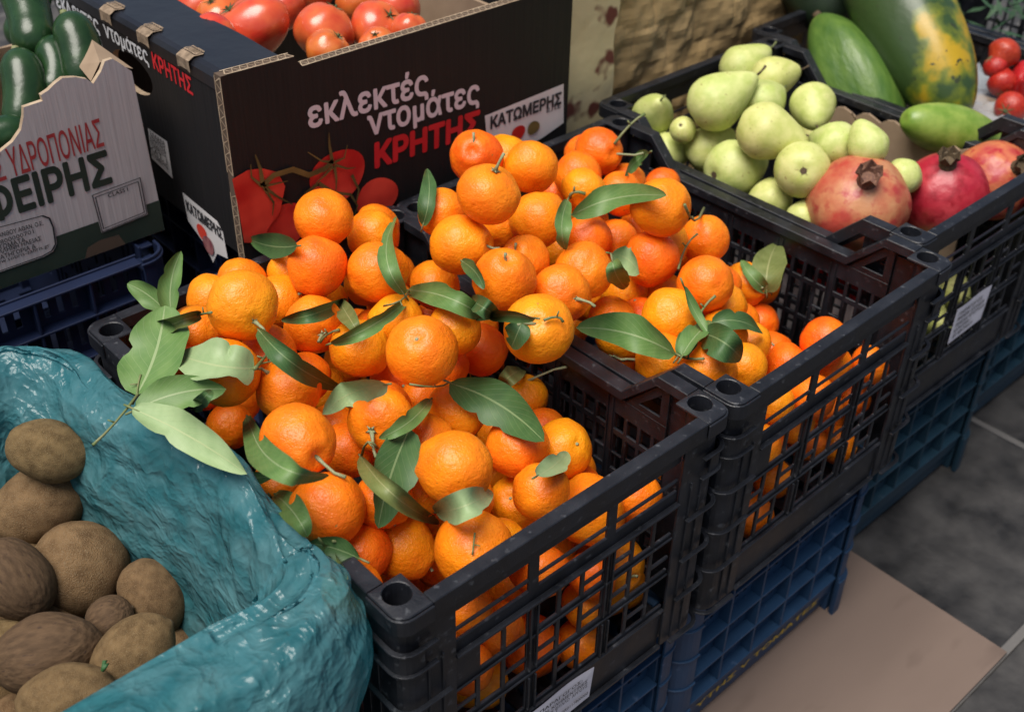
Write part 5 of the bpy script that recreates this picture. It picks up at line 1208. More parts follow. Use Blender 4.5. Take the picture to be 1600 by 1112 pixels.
for i, (xa, xb, y_) in enumerate(((.555, .625, .80), (.632, .725, .785))): iw.box(xa, xb, y_, y_ + .006, TZ0 + .012, TZ1 - .02 - .01 * i)
iw.box(.640, .646, .60, .78, TZ0 + .012, TZ1 - .035)
iw.build('divider', M['card'], tc_, org=TO_)
# print on the front
def F_(x, z, k=1.0): return Vector((x, TY - .0008 * k, z))
lettering('printed_words', [('εκλεκτές', F_(.304, .744), F_(.487, .737), Vector((0, 0, .034)), .028), ('ντομάτες', F_(.389, .708), F_(.573, .7005), Vector((0, 0, .034)), .028)], M['white_ink'], front, org=TO_)
lettering('printed_words', [('ΚΡΗΤΗΣ', F_(.396, .662), F_(.573, .656), Vector((.0015, 0, .032)), .05)], M['red_print'], front, org=TO_)
def flat(name, poly, m_, parent, fn, k):
    mb = MB(); mb.add([fn(a, b, k) for a, b in poly], [tuple(range(len(poly)))]); return mb.build(name, m_, parent, fix=False, org=TO_)
def px_front(px, py): p = at(px, py, 'y', TY); return (p.x, p.z)
def px_side(px, py): p = at(px, py, 'x', TX0); return (p.y, p.z)
def S_(y, z, k=1.0): return Vector((TX0 - .0008 * k, y, z))
sign = flat('printed_sign', [px_front(*q) for q in ((757, 181), (880, 131), (880, 192), (846, 216), (800, 240), (762, 236))], M['white_print'], front, F_, 1)
a, b = px_front(765, 201), px_front(876, 161)
lettering('printed_words', [('ΚΑΤΩΜΕΡΗΣ', F_(*a, 2), F_(*b, 2), Vector((0, 0, .017)), .045), ('Ε.Π.Ε', F_(*px_front(853, 176), 2), F_(*px_front(875, 168), 2), Vector((0, 0, .006)), .03)], M['ink'], sign, org=TO_)
def disc(cx, cy, rx, ry, ph=0, n=28, wob=.04):
    return [(cx + rx * (1 + wob * math.sin(3 * t + ph)) * math.cos(t), cy + ry * (1 + wob * math.sin(3 * t + ph)) * math.sin(t)) for t in [2 * math.pi * i / n for i in range(n)]]
def pdisc(px, py, r, ph=0): x, z = px_front(px, py); s = r * (Vector((x, TY, z)) - CAM).dot(FWD) / FPX; return disc(x, z, s * 1.18, s, ph)
flat('printed_vegetable', pdisc(809, 207, 12), M['red_print2'], sign, F_, 2); flat('printed_vegetable', pdisc(832, 199, 11, 2), M['green_print'], sign, F_, 3)
# the printed tomatoes on their vine
for k, (px, py, r, ph) in enumerate(((446, 352, 38, 1), (527, 275, 44, 0), (588, 309, 34, 2))): flat('printed_tomato', pdisc(px, py, r, ph), M['red_print2'], front, F_, 1 + k * .5)
flat('printed_tomato', [px_front(*q) for q in ((361, 279), (385, 265), (408, 262), (432, 268), (444, 290), (436, 330), (420, 352), (408, 378), (380, 378), (372, 330))], M['red_print2'], front, F_, 3)
vine = MB()
def stroke(pts, wds, k):
    q = [Vector((*px_front(*p),)) for p in pts]; vs = []
    for i in range(len(q)):
        d = (q[min(i + 1, len(q) - 1)] - q[max(i - 1, 0)]).normalized(); nn = Vector((-d.y, d.x)) * wds[i]
        vs += [F_(q[i].x - nn.x, q[i].y - nn.y, k), F_(q[i].x + nn.x, q[i].y + nn.y, k)]
    vine.add(vs, [(2 * i, 2 * i + 1, 2 * i + 3, 2 * i + 2) for i in range(len(q) - 1)])
for pts, wd in ((((408, 288), (425, 272), (455, 263), (480, 272), (505, 262), (518, 250)), .0036), (((408, 288), (404, 262), (396, 240)), .0034), (((408, 290), (390, 275), (389, 255)), .0020), (((408, 290), (430, 285), (447, 281)), .0018),
                (((412, 292), (430, 305), (455, 318)), .0022), (((410, 292), (425, 315), (423, 335)), .0018), (((516, 250), (512, 225), (511, 206)), .0026), (((518, 252), (500, 250), (478, 236)), .0020), (((520, 252), (535, 245), (540, 225)), .0020),
                (((520, 256), (540, 262), (553, 260)), .0018), (((520, 258), (523, 280), (522, 298)), .0022), (((518, 258), (505, 272), (492, 283)), .0024), (((495, 285), (520, 300), (545, 302), (556, 320), (552, 332)), .0028), (((547, 272), (558, 295), (553, 318)), .0022), (((495, 285), (475, 300), (462, 318)), .0028)):
    n = len(pts); stroke(pts, [wd * (1 - .75 * i / (n - 1)) if wd < .0035 else wd for i in range(n)], 5)
vine.build('printed_vine', M['green_print'], front, fix=False, org=TO_)
# print on the side
yv = lambda y, z: S_(y, z)
lettering('printed_words', [('εκλεκτές', S_(.985, .797), S_(.862, .7965), Vector((0, 0, .021)), .02), ('ντομάτες', S_(.848, .7965), S_(.735, .7945), Vector((0, 0, .021)), .02)], M['pale_side_ink'], side, org=TO_)
lettering('printed_words', [('ΚΡΗΤΗΣ', S_(.724, .7935), S_(.632, .7895), Vector((0, 0, .021)), .03)], M['red_print'], side, org=TO_)
def S2(q, k): return S_(q[0], q[1], k)
pl = [px_side(*q) for q in ((236, 203), (262, 221), (271, 279), (240, 247))]
pn = flat('printed_panel', [px_side(*q) for q in ((232, 200), (262, 221), (271, 279), (238, 247))], M['white_print'], side, S_, 1)
lettering('printed_words', [(t, S2(px_side(237, 211 + i * 7.5), 2), S2(px_side(260 + i * 1.2, 229 + i * 9.0), 2), Vector((0, 0, .007)), .01) for i, t in enumerate(('ΕΛΛΑΔΑ', 'ΚΡΗΤΗΣ', 'ΤΟΜΑΤΕΣ', 'ΚΑΤ. Ι', 'ΚΑΤΩΜΕΡΗΣ'))], M['ink'], pn, org=TO_)
sg2 = flat('printed_sign', [px_side(*q) for q in ((286, 300), (300, 312), (340, 345), (349, 362), (357, 404), (340, 396), (334, 410), (320, 380), (295, 345))], M['white_print'], side, S_, 1)
lettering('printed_words', [('ΚΑΤΩΜΕΡΗΣ', S2(px_side(294, 328), 2), S2(px_side(350, 374), 2), Vector((0, 0, .015)), .045)], M['ink'], sg2, org=TO_)
x_, z_ = px_side(317, 362); flat('printed_vegetable', disc(x_, z_, .012, .011), M['red_print2'], sg2, S_, 2)
x_, z_ = px_side(328, 382); flat('printed_vegetable', disc(x_, z_, .013, .013, 1), mat('purple_print', (.20, .05, .07), .6, (.35, .15, .15), 90, 3), sg2, S_, 3)

# tomatoes
M['tomato_skin'] = mat('tomato_skin', (.54, .065, .018), .24, (.68, .16, .038), 1.3, 4, .3, .7, rnd=.012, bump=.0004, bscale=4, coat=.35)
M['tomato_green'] = mat('tomato_green', (.06, .09, .03), .6)
TL = ['tomato with a faint crease, centre of the carton', 'tomato right of the creased one', 'large long plum shaped tomato at the front left of the carton', 'lumpy ribbed tomato at the notch in the carton edge', 'small tomato at the front edge of the carton, right of the lumpy one',
      'tomato behind the plum shaped one', 'tomato at the back centre touching the divider', 'tomato at the back left beside the flap', 'tomato sliver at the right of the front row', 'tomato behind the plum shaped tomato, partly hidden', 'tomato in the back row centre',
      'tomato tucked against the cardboard divider', 'tomato farthest left at the back', 'tomato in the back row between two others', 'tomato farthest back at the right', 'tomato with a dry calyx beside the glossy flap']
for k, row in enumerate(TOMATOES):
    x, y, z, r = row; off = Vector((k * 2.3, k, 1)); big = k in (2,); rib = .05 if k in (3, 0, 8) else .018; sx = 1.45 if big else 1.0
    def fn(t, p, off=off, rib=rib, sx=sx):
        d = Vector((math.sin(t) * math.cos(p), math.sin(t) * math.sin(p), math.cos(t)))
        rr = 1 + .07 * noise.noise(d * 1.1 + off) + rib * math.cos(5 * p + off.x) * math.sin(t) * abs(math.cos(t)) - .14 * math.exp(-(t / .28) ** 2)
        return Vector((d.x * rr * sx, d.y * rr, d.z * rr * .90))
    me = blob_mesh('tomato', [M['tomato_skin']], fn); o = bpy.data.objects.new('tomato', me); COL.objects.link(o)
    o.location = (x, y, z); o.scale = (r, r, r); o.rotation_euler = (.5 * math.sin(k * 1.7), .6 * math.cos(k * 2.9), 2.35 if big else k * 1.1)
    tag(o, TL[k], 'tomato', 'tomatoes in the black carton')
    cb = MB()
    for j in range(5):
        a = j * 1.2566 + k; cb.add([(.05 * math.cos(a + .8), .05 * math.sin(a + .8), .80), (.05 * math.cos(a - .8), .05 * math.sin(a - .8), .80), (.34 * math.cos(a), .34 * math.sin(a), .90), (.0, 0, .86)], [(0, 1, 2), (0, 2, 3), (1, 3, 2)])
    cb.tube([(0, 0, .78), (.02, 0, .95)], [.05, .04], 6); cb.build('calyx', M['tomato_green'], o, fix=False)

# ------------------------------------------------------------------ cucumber carton
CY = .690
M['carton_white'] = mat('carton_white', (.46, .425, .43), .7, (.56, .52, .52), 9, 5, .3, .7, bump=.0005, bscale=6, stretch=(40, 40, 1), spots=(.34, .30, .28), spotscale=14, spotlo=.60, spothi=.78)
M['carton_green'] = mat('carton_green', (.012, .026, .018), .65, (.022, .040, .028), 12, 4); M['red_faded'] = mat('red_faded', (.34, .022, .028), .65, (.42, .05, .05), 60, 3)
cc = empty('cucumber_carton', (-.1, CY, .6)); CO = Vector((-.1, CY, .6)); tag(cc, 'worn white and green carton of cucumbers with red and green Greek lettering', 'carton')
def pc(px, py): p = at(px, py, 'y', CY); return (p.x, p.z)
def C_(x, z, k=1.0): return Vector((x, CY - .0008 * k, z))
top = [(206, 112), (190, 101), (176, 92), (164, 96), (158, 112), (146, 131), (136, 124), (118, 121), (98, 122), (86, 131), (76, 141), (64, 149), (67, 158), (37, 168), (37, 182), (33, 203), (20, 222), (0, 238)]
P0 = [pc(*q) for q in top]; xr, zb = pc(258, 362)
prof = [(xr, .600)] + P0 + [(-.05, P0[-1][1] - .006), (-.40, P0[-1][1] - .010), (-.40, .600)]
cp = MB(); cp.prism(prof[::-1], .006, lambda u, w_, z: (u, CY + w_, z), 0, 1)
Mw = [M['carton_white'], M['card_edge'], M['card']]
cfront = cp.build('front_panel', Mw, cc, fix=False, org=CO)
sb_ = MB(); sb_.box(xr - .006, xr, CY + .0065, CY + .34, .600, .715)
sb_.build('side_panel', [M['card']], cc, org=CO)
lf = MB()                                                   # folded corner flap
q0, q1 = Vector((*pc(160, 100),)), Vector((*pc(146, 130),))
lf.add([(q0.x, CY + .0062, q0.y), (q1.x, CY + .0062, q1.y), (q1.x + .006, CY + .05, q1.y + .004), (q0.x + .018, CY + .06, q0.y + .006), (xr, CY + .06, P0[0][1]), (xr, CY + .0062, P0[0][1])], [(0, 1, 2, 3), (3, 4, 5, 0)])
lf.build('corner_flap', [M['card']], cc, fix=False, org=CO)
bk = MB(); bk.box(-.40, xr - .0065, CY + .334, CY + .34, .600, .745); bk.build('back_panel', [M['card']], cc, org=CO)
b2 = MB(); b2.box(-.40, xr - .007, CY + .0065, CY + .333, .601, .606); b2.build('carton_base', [M['card']], cc, org=CO)
b3 = MB(); b3.box(-.406, -.4003, CY, CY + .34, .600, .75); b3.build('side_panel', [M['card']], cc, org=CO)
def cflat(name, poly, m_, parent, k):
    mb = MB(); mb.add([C_(a, b, k) for a, b in poly], [tuple(range(len(poly)))]); return mb.build(name, m_, parent, fix=False, org=CO)
gz = pc(232, 318)[1]; sx_, sz_ = pc(168, 386); hx0, hx1 = pc(132, 402)[0], pc(196, 382)[0]
band = [(xr - .0005, .6006), (xr - .0005, gz)] + [(pc(226, 320)[0], gz), (-.399, gz - .004), (-.399, .6006), (hx0, .6006), (hx0 + .006, .6006 + .013), (hx0 + .022, .6006 + .017), (hx1 - .006, .6006 + .015), (hx1, .6006)]
cflat('printed_band', band, M['carton_green'], cfront, 1)
hole = cflat('hand_slot', [(hx0, .6004), (hx0 + .006, .6006 + .013), (hx0 + .022, .6006 + .017), (hx1 - .006, .6006 + .015), (hx1, .6004)], Mc[3], cfront, 1.4)
def ctext(lines, m_, par): lettering('printed_words', [(t, C_(*pc(*a), k), C_(*pc(*b), k), Vector((0, 0, h)), bo) for (t, a, b, h, bo, k) in lines], m_, par, org=CO)
ctext([('Σ ΥΔΡΟΠΟΝΙΑΣ', (-3, 284), (163, 227), .034, .010, 1)], M['red_faded'], cfront)
ctext([('ΖΑΦΕΙΡΗΣ', (-96, 372), (176, 283), .040, .04, 1)], M['carton_green'], cfront)
# the CLASS I frame
def frame_lines(pts, wd, k, m_, par, nm):
    mb = MB(); q = [Vector(pc(*p)) for p in pts]; n = len(q); c = sum(q, Vector((0, 0))) / n
    ins = [p + (c - p).normalized() * wd * 1.3 for p in q]
    vs = [C_(p.x, p.y, k) for p in q] + [C_(p.x, p.y, k) for p in ins]; mb.add(vs, [(i, (i + 1) % n, n + (i + 1) % n, n + i) for i in range(n)]); return mb.build(nm, m_, par, fix=False, org=CO)
box_ = cflat('printed_frame', [pc(*q) for q in ((141, 305), (219, 276), (230, 334), (158, 363))], M['carton_white'], cfront, 2)
frame_lines(((142, 304), (218, 276), (229, 333), (158, 362)), .0012, 3, M['ink'], box_, 'printed_line'); frame_lines(((147, 307), (215, 282), (225, 331), (160, 357)), .0012, 3, M['ink'], box_, 'printed_line')
frame_lines(((150, 318), (216, 293), (216.4, 294.5), (150.4, 319.5)), .0001, 3, M['ink'], box_, 'printed_line')
ctext([('CLASS I', (168, 308), (199, 297), .0056, .012, 3)], M['ink'], box_)
box2 = cflat('printed_frame', [pc(*q) for q in ((-160, 395), (66, 334), (78, 338), (84, 352), (88, 380), (82, 392), (68, 400), (-160, 480))], M['carton_white'], cfront, 2)
frame_lines(((-160, 396), (66, 335), (77, 339), (83, 353), (87, 380), (81, 391), (67, 399), (-160, 478)), .0016, 3, M['ink'], box2, 'printed_line')
ctext([('ΑΦΟΙ ΣΩΤΗΡΗ & ΞΑΝΘΟΥ ΑΘΑΝ. Ο.Ε.', (-75, 391), (67, 350), .0056, .012, 3), ('ΑΦΜ: 13800000701', (-50, 397), (52, 363), .0056, .0, 3), ('ΤΟΠΟΣ: ΝΤΟΜΑΤΑ', (-50, 404), (39, 376), .0056, .012, 3), ('ΣΥΣΚ/ΣΗ: ΚΥΛΛΗΝΗ ΗΛΕΙΑΣ', (-60, 415), (64, 374), .0056, .012, 3),
       ('ΕΜΠΟΡΙΚΗ ΚΑΤΗΓΟΡΙΑ Α', (-60, 424), (55, 386), .0056, .012, 3), ('ΤΗΛ. 2623037235 / www.sotiris-zafiris.gr', (-110, 448), (77, 384), .0052, .0, 3)], M['ink'], box2)

# cucumbers
M['cucumber_skin'] = mat('cucumber_skin', (.009, .030, .009), .26, (.020, .056, .018), 2.2, 5, .3, .7, rnd=.008, bump=.0007, bscale=5, spots=(.035, .075, .028), spotscale=5, spotlo=.6, spothi=.8, spec=.4, coat=.1, coord='Object', stretch=(14, 14, 14))
def cucumber(p0, p1, r, label, bend=.01):
    p0, p1 = Vector(p0), Vector(p1); n = 18; mb = MB(); org = (p0 + p1) / 2
    d = (p1 - p0).normalized(); sd = d.cross(Vector((0, 0, 1))).normalized()
    pts, rad = [], []
    for i in range(n + 1):
        s = i / n; pts.append(p0 + (p1 - p0) * s + sd * bend * math.sin(math.pi * s) - org); e = min(s, 1 - s) * (p1 - p0).length / r
        rad.append(r * (math.sqrt(max(0, 1 - (1 - min(1, e)) ** 2)) * .98 + .02) * (1 + .03 * math.sin(s * 9 + p0.x * 90)))
    # dense ends
    ss = [0, .012, .03, .06, .1, .16] + [.16 + .68 * i / 10 for i in range(1, 10)] + [.84, .90, .94, .97, .988, 1]; pts, rad = [], []
    for s in ss:
        pts.append(p0 + (p1 - p0) * s + sd * bend * math.sin(math.pi * s) - org); e = min(s, 1 - s) * (p1 - p0).length / (r * 1.1)
        rad.append(r * (math.sqrt(max(0, 1 - (1 - min(1, e)) ** 2)) * .97 + .03) * (1 + .025 * math.sin(s * 9 + p0.x * 90)))
    mb.tube(pts, rad, 28); o = mb.build('cucumber', M['cucumber_skin'], None, smooth=True); o.location = org; tag(o, label, 'cucumber', 'cucumbers in the white carton')
    tb = MB(); tb.tube([pts[-1] - d * .002, pts[-1] + d * .004], [r * .22, r * .16], 8); tb.build('stalk_scar', M['twig'], o, smooth=True)
def pz(px, py, z): return at(px, py, 'z', z)
cucumber(at(126, 150, 'y', .738), at(100, 22, 'y', .80), .0255, 'cucumber standing beside the black carton, bright streak down its side')
cucumber(at(55, 88, 'y', .80), at(0, -70, 'y', .93), .0265, 'cucumber at the top, pale ribbed, pointing down right')
cucumber(at(28, 215, 'y', .738), at(24, 78, 'y', .80), .0245, 'cucumber in the left middle standing behind the lying one')
cucumber(at(80, 160, 'y', .75), at(70, 60, 'y', .81), .020, 'cucumber deep between the two standing ones')
cucumber(at(48, 200, 'y', .716), at(-140, 262, 'y', .722), .021, 'cucumber lying across the torn scoop of the carton')
cucumber(pz(-40, 190, .74), pz(-60, 40, .77), .027, 'cucumber at the far left edge of the carton')
cucumber(pz(150, 150, .69), pz(90, -40, .70), .025, 'cucumber low behind the carton corner flap')
cucumber(pz(30, 60, .72), pz(60, -90, .72), .026, 'cucumber at the back under the others')

# ------------------------------------------------------------------ kiwis
M['kiwi_skin'] = mat('kiwi_skin', (.095, .055, .024), .85, (.215, .135, .064), 3.2, 9, .3, .7, rnd=.01, bump=.0016, bscale=34, bdetail=8, spots=(.21, .15, .085), spotscale=38, spotlo=.50, spothi=.72, spec=.2)
M['kiwi_wrinkled'] = mat('kiwi_wrinkled', (.060, .036, .020), .85, (.115, .070, .038), 2.4, 6, .3, .7, bump=.0016, bscale=2.6, bdetail=5, stretch=(3.0, 3.0, 1), spots=(.05, .03, .02), spotscale=3.5, spotlo=.64, spothi=.72, spec=.25)
KL = ['kiwi at the back with a dull greenish sheen, under the bag fold', 'large fuzzy kiwi with a long scratch line', 'big round kiwi with its blossom end at the lower right', 'dark kiwi cut off by the left edge of the picture', 'wrinkled kiwi with a dark blotch in front',
      'kiwi tucked under the bag at the right', 'shaded kiwi with a tiny green sprout at its foot', 'small shrivelled kiwi between the round and wrinkled ones', 'kiwi lowest in the picture under the bag edge', 'kiwi half hidden behind the round one at the bag wall', 'kiwi sliver at the left edge behind the wrinkled one']
for k, row in enumerate(KIWIS):
    x, y, z, r = row[:4]; ax = Vector(row[4:7]).normalized(); off = Vector((k * 4.4, k * 1.3, 2)); el = 1.0 if k == 2 else (1.30 if k not in (7,) else .95)
    def fn(t, p, off=off, el=el):
        d = Vector((math.sin(t) * math.cos(p), math.sin(t) * math.sin(p), math.cos(t)))
        rr = 1 + .05 * noise.noise(d * 1.3 + off) + .012 * noise.noise(d * 5 + off)
        rr += .05 * math.exp(-(t / .13) ** 2) - .05 * math.exp(-((math.pi - t) / .2) ** 2)
        return Vector((d.x * rr, d.y * rr * .94, d.z * rr * el))
    me = blob_mesh('kiwi', [M['kiwi_wrinkled' if k in (4, 3, 7) else 'kiwi_skin']], fn, 44, 28); o = bpy.data.objects.new('kiwi', me); COL.objects.link(o)
    o.matrix_world = Matrix.Translation((x, y, z)) @ ax.to_track_quat('Z', 'Y').to_matrix().to_4x4() @ Matrix.Scale(r * 1.14 / math.sqrt(el), 4)
    tag(o, KL[k], 'kiwi', 'kiwis in the teal bag')
    eb = MB()
    for j in range(7):
        a = j * .8976; eb.add([(.05 * math.cos(a + .5), .05 * math.sin(a + .5), el * 1.0), (.05 * math.cos(a - .5), .05 * math.sin(a - .5), el), (.15 * math.cos(a), .15 * math.sin(a), el * 1.045)], [(0, 1, 2)])
    eb.tube([(0, 0, el * .95), (0, 0, el * 1.055)], [.10, .075], 9); eb.build('blossom_end', M['dark_calyx'], o, fix=False)
kr = random.Random(9); done = [Vector(r_[:3]) for r_ in KIWIS]
for k in range(1500):
    p = Vector((kr.uniform(-.38, -.11), kr.uniform(.09, .46), kr.uniform(.43, .485)))
    if all((p - q).length > .056 for q in done) and len(done) < 40:
        done.append(p); src = [o for o in bpy.data.objects if o.name.startswith('kiwi')][0]
        c = bpy.data.objects.new('kiwi', src.data); COL.objects.link(c); c.location = p; c.scale = (.033,) * 3; c.rotation_euler = (kr.uniform(0, 3), kr.uniform(0, 3), kr.uniform(0, 3))
        tag(c, 'kiwi deep in the bag under the other kiwis', 'kiwi', 'kiwis buried in the teal bag')
sp2 = MB(); q = at(160, 1048, 'z', .55)
for j in range(3): sp2.tube([(0, 0, 0), ((.004 + .002 * j) * math.cos(j * .5), .005 * math.sin(j * 1.3), .004), ((.008 + .003 * j) * math.cos(j * .4 + .4), .006 * math.sin(j * 1.3 + .4), .002)], [.0015, .002, .0006], 5)
o = sp2.build('green_sprout', mat('sprout_green', (.03, .10, .03), .6), None, smooth=True); o.location = q; tag(o, 'tiny green plant scrap lying among the kiwis', 'plant scrap')

# ------------------------------------------------------------------ the teal bag
def bag_material():
    m = bpy.data.materials.new('teal_film'); m.use_nodes = True; N = m.node_tree.nodes; L = m.node_tree.links; P = N['Principled BSDF']; out = N['Material Output']
    tc = N.new('ShaderNodeTexCoord'); n1 = N.new('ShaderNodeTexNoise'); n1.inputs['Scale'].default_value = 22; n1.inputs['Detail'].default_value = 7; n1.inputs['Distortion'].default_value = 1.2; L.new(tc.outputs['Object'], n1.inputs['Vector'])
    r1 = N.new('ShaderNodeValToRGB'); r1.color_ramp.elements[0].color = (.055, .25, .29, 1); r1.color_ramp.elements[0].position = .34; r1.color_ramp.elements[1].color = (.17, .41, .45, 1); r1.color_ramp.elements[1].position = .70
    L.new(n1.outputs['Fac'], r1.inputs[0]); L.new(r1.outputs[0], P.inputs['Base Color']); P.inputs['Roughness'].default_value = .22; P.inputs['Specular IOR Level'].default_value = .75
    bumps = None
    wn = N.new('ShaderNodeTexNoise'); wn.inputs['Scale'].default_value = 14; wn.inputs['Detail'].default_value = 3; L.new(tc.outputs['Object'], wn.inputs['Vector'])
    wv = N.new('ShaderNodeVectorMath'); wv.operation = 'MULTIPLY_ADD'; wv.inputs[1].default_value = (.05, .05, .05); L.new(wn.outputs['Color'], wv.inputs[0]); L.new(tc.outputs['Object'], wv.inputs[2])
    for sc_, rot, st, dist in ((34, .8, (1, .40, .8), .0055), (85, -.6, (1, .5, .8), .0034), (190, .2, (1, .8, 1), .0012)):
        mp = N.new('ShaderNodeMapping'); mp.inputs['Scale'].default_value = tuple(sc_ * q for q in st); mp.inputs['Rotation'].default_value = (.3, .2, rot); L.new(wv.outputs[0], mp.inputs[0])
        n2 = N.new('ShaderNodeTexVoronoi'); n2.inputs['Scale'].default_value = 1; L.new(mp.outputs[0], n2.inputs['Vector'])
        bp = N.new('ShaderNodeBump'); bp.inputs['Distance'].default_value = dist; bp.inputs['Strength'].default_value = .8; L.new(n2.outputs['Distance'], bp.inputs['Height'])
        if bumps: L.new(bumps.outputs[0], bp.inputs['Normal'])
        bumps = bp
    L.new(bumps.outputs[0], P.inputs['Normal'])
    tl = N.new('ShaderNodeBsdfTranslucent'); tl.inputs[0].default_value = (.09, .36, .41, 1); L.new(bumps.outputs[0], tl.inputs['Normal'])
    tr = N.new('ShaderNodeBsdfTransparent'); tr.inputs[0].default_value = (.40, .78, .84, 1)
    m1 = N.new('ShaderNodeMixShader'); m1.inputs[0].default_value = .38; L.new(P.outputs[0], m1.inputs[1]); L.new(tl.outputs[0], m1.inputs[2])
    m2 = N.new('ShaderNodeMixShader'); m2.inputs[0].default_value = .34; L.new(m1.outputs[0], m2.inputs[1]); L.new(tr.outputs[0], m2.inputs[2]); L.new(m2.outputs[0], out.inputs['Surface'])
    return m
def build_bag():
    bx0, bx1, by0, by1, rc = -.455, -.042, .000, .490, .100
    # plan of the crest: a rounded rectangle, walked once round
    path = []
    def add_arc(cx, cy, a0): path.extend([((cx + rc * math.cos(R(a0 + 90 * i / 30)), cy + rc * math.sin(R(a0 + 90 * i / 30))), R(a0 + 90 * i / 30)) for i in range(31)])
    def add_line(p, q, ang, n): path.extend([((p[0] + (q[0] - p[0]) * i / n, p[1] + (q[1] - p[1]) * i / n), R(ang)) for i in range(1, n)])
    add_arc(bx1 - rc, by0 + rc, -90); add_line((bx1, by0 + rc), (bx1, by1 - rc), 0, 200); add_arc(bx1 - rc, by1 - rc, 0); add_line((bx1 - rc, by1), (bx0 + rc, by1), 90, 50)
    add_arc(bx0 + rc, by1 - rc, 90); add_line((bx0, by1 - rc), (bx0, by0 + rc), 180, 50); add_arc(bx0 + rc, by0 + rc, 180); add_line((bx0 + rc, by0), (bx1 - rc, by0), 270, 190)
    n = len(path); ns = 120; vs = []; arcs = [0]
    for i in range(1, n): arcs.append(arcs[-1] + math.dist(path[i][0], path[i - 1][0]))
    inner = [(-.080, .395), (-.068, .440), (-.055, .500), (-.045, .550), (-.032, .600), (-.017, .632), (.0, .642)]
    def outer(kind):
        if kind == 'tuck': return [(.0, .642), (.010, .640), (.020, .630), (.024, .600), (.014, .570), (.010, .540)]
        return [(.0, .642), (.022, .641), (.036, .622), (.042, .570), (.040, .480), (.034, .330)]
    def interp(pl, t):
        t *= len(pl) - 1; i = min(int(t), len(pl) - 2); f = t - i; f = f * f * (3 - 2 * f) * .4 + f * .6
        return (pl[i][0] * (1 - f) + pl[i + 1][0] * f, pl[i][1] * (1 - f) + pl[i + 1][1] * f)
    for i, ((x, y), a) in enumerate(path):
        nx, ny = math.cos(a), math.sin(a)
        tuck = max(0, min(1, nx * 1.6)) if nx > 0 else 0
        tuck = min(1, tuck * 1.2)
        back = max(0, ny)
        for j in range(ns + 1):
            s = j / ns
            if s < .55: o_, z = interp(inner, s / .55)
            else:
                t = (s - .55) / .45; p, q = interp(outer('tuck'), t), interp(outer('out'), t)
                o_, z = p[0] * tuck * .8 + q[0] * (1 - tuck), p[1] * tuck + q[1] * (1 - tuck)
            cn = (2 * nx * ny) ** 2 * (.014 if s > .55 else .024 * max(0, (s - .30) / .25))      # the mouth is rounder inside than the crate is outside
            o_ += cn
            if ny < -.2 and s > .5: o_ += .010 * min(1, (-ny - .2) * 2) * min(1, (s - .5) / .15)
            v = Vector((x + nx * o_, y + ny * o_, z))
            if nx > 0: e_ = max(0, min(1, (y - .20) / .22)); v.x -= .036 * e_ * e_ * (3 - 2 * e_) * min(1, nx * 1.5)
            if ny < -.3: v += Vector((0, .045 * min(1, -ny) * max(0, 1 - abs(s - .45) / .45), 0))
            U = arcs[i]; W = s * .36
            big = noise.noise(Vector((v.x * 7, v.y * 7, v.z * 5)) + Vector((3, 1, 8)))
            wx = noise.noise(Vector((U * 6, W * 6, 9))) * .05; wy = noise.noise(Vector((U * 6, W * 6, 19))) * .05
            F = lambda q, sc_: noise.noise(q * sc_, noise_basis='VORONOI_F1')
            q0 = Vector(((U + wx) * .55 + W * .3, (W + wy) * 2.1 - U * .35, big * .05))
            mid = F(q0, 7.5) + .3; fin = F(q0 + Vector((3, 1, 2)), 19) + .3; cr_ = F(q0 + Vector((1, 5, 2)), 52) + .3
            k = .35 + .65 * min(1, s / .3)
            d = (.013 * big * (1 - .5 * tuck) + .0125 * mid + .0050 * fin + .0012 * cr_) * k
            up = max(0, 1 - abs(s - .55) / .25)
            v += Vector((nx * d * (1 - .6 * up), ny * d * (1 - .6 * up), d * (.35 + .65 * up)))
            vs.append(v)
    m = ns + 1
    fs = [(i * m + j, ((i + 1) % n) * m + j, ((i + 1) % n) * m + j + 1, i * m + j + 1) for i in range(n) for j in range(ns)]
    # floor of the bag
    c = len(vs); ctr = Vector((sum(v[0] for v, a in path) / n, .25, .385)); vs.append(ctr); fs += [(i * m, c, ((i + 1) % n) * m) for i in range(n)]
    me = bpy.data.meshes.new('plastic_bag'); org = Vector((-.24, .25, .31)); me.from_pydata([tuple(v - org) for v in vs], [], fs); me.update()
    me.polygons.foreach_set('use_smooth', [True] * len(fs)); o = link('plastic_bag', me, None, [bag_material()]); o.location = org
    tag(o, 'crumpled translucent teal plastic bag opened around the kiwis', 'plastic bag')
build_bag()

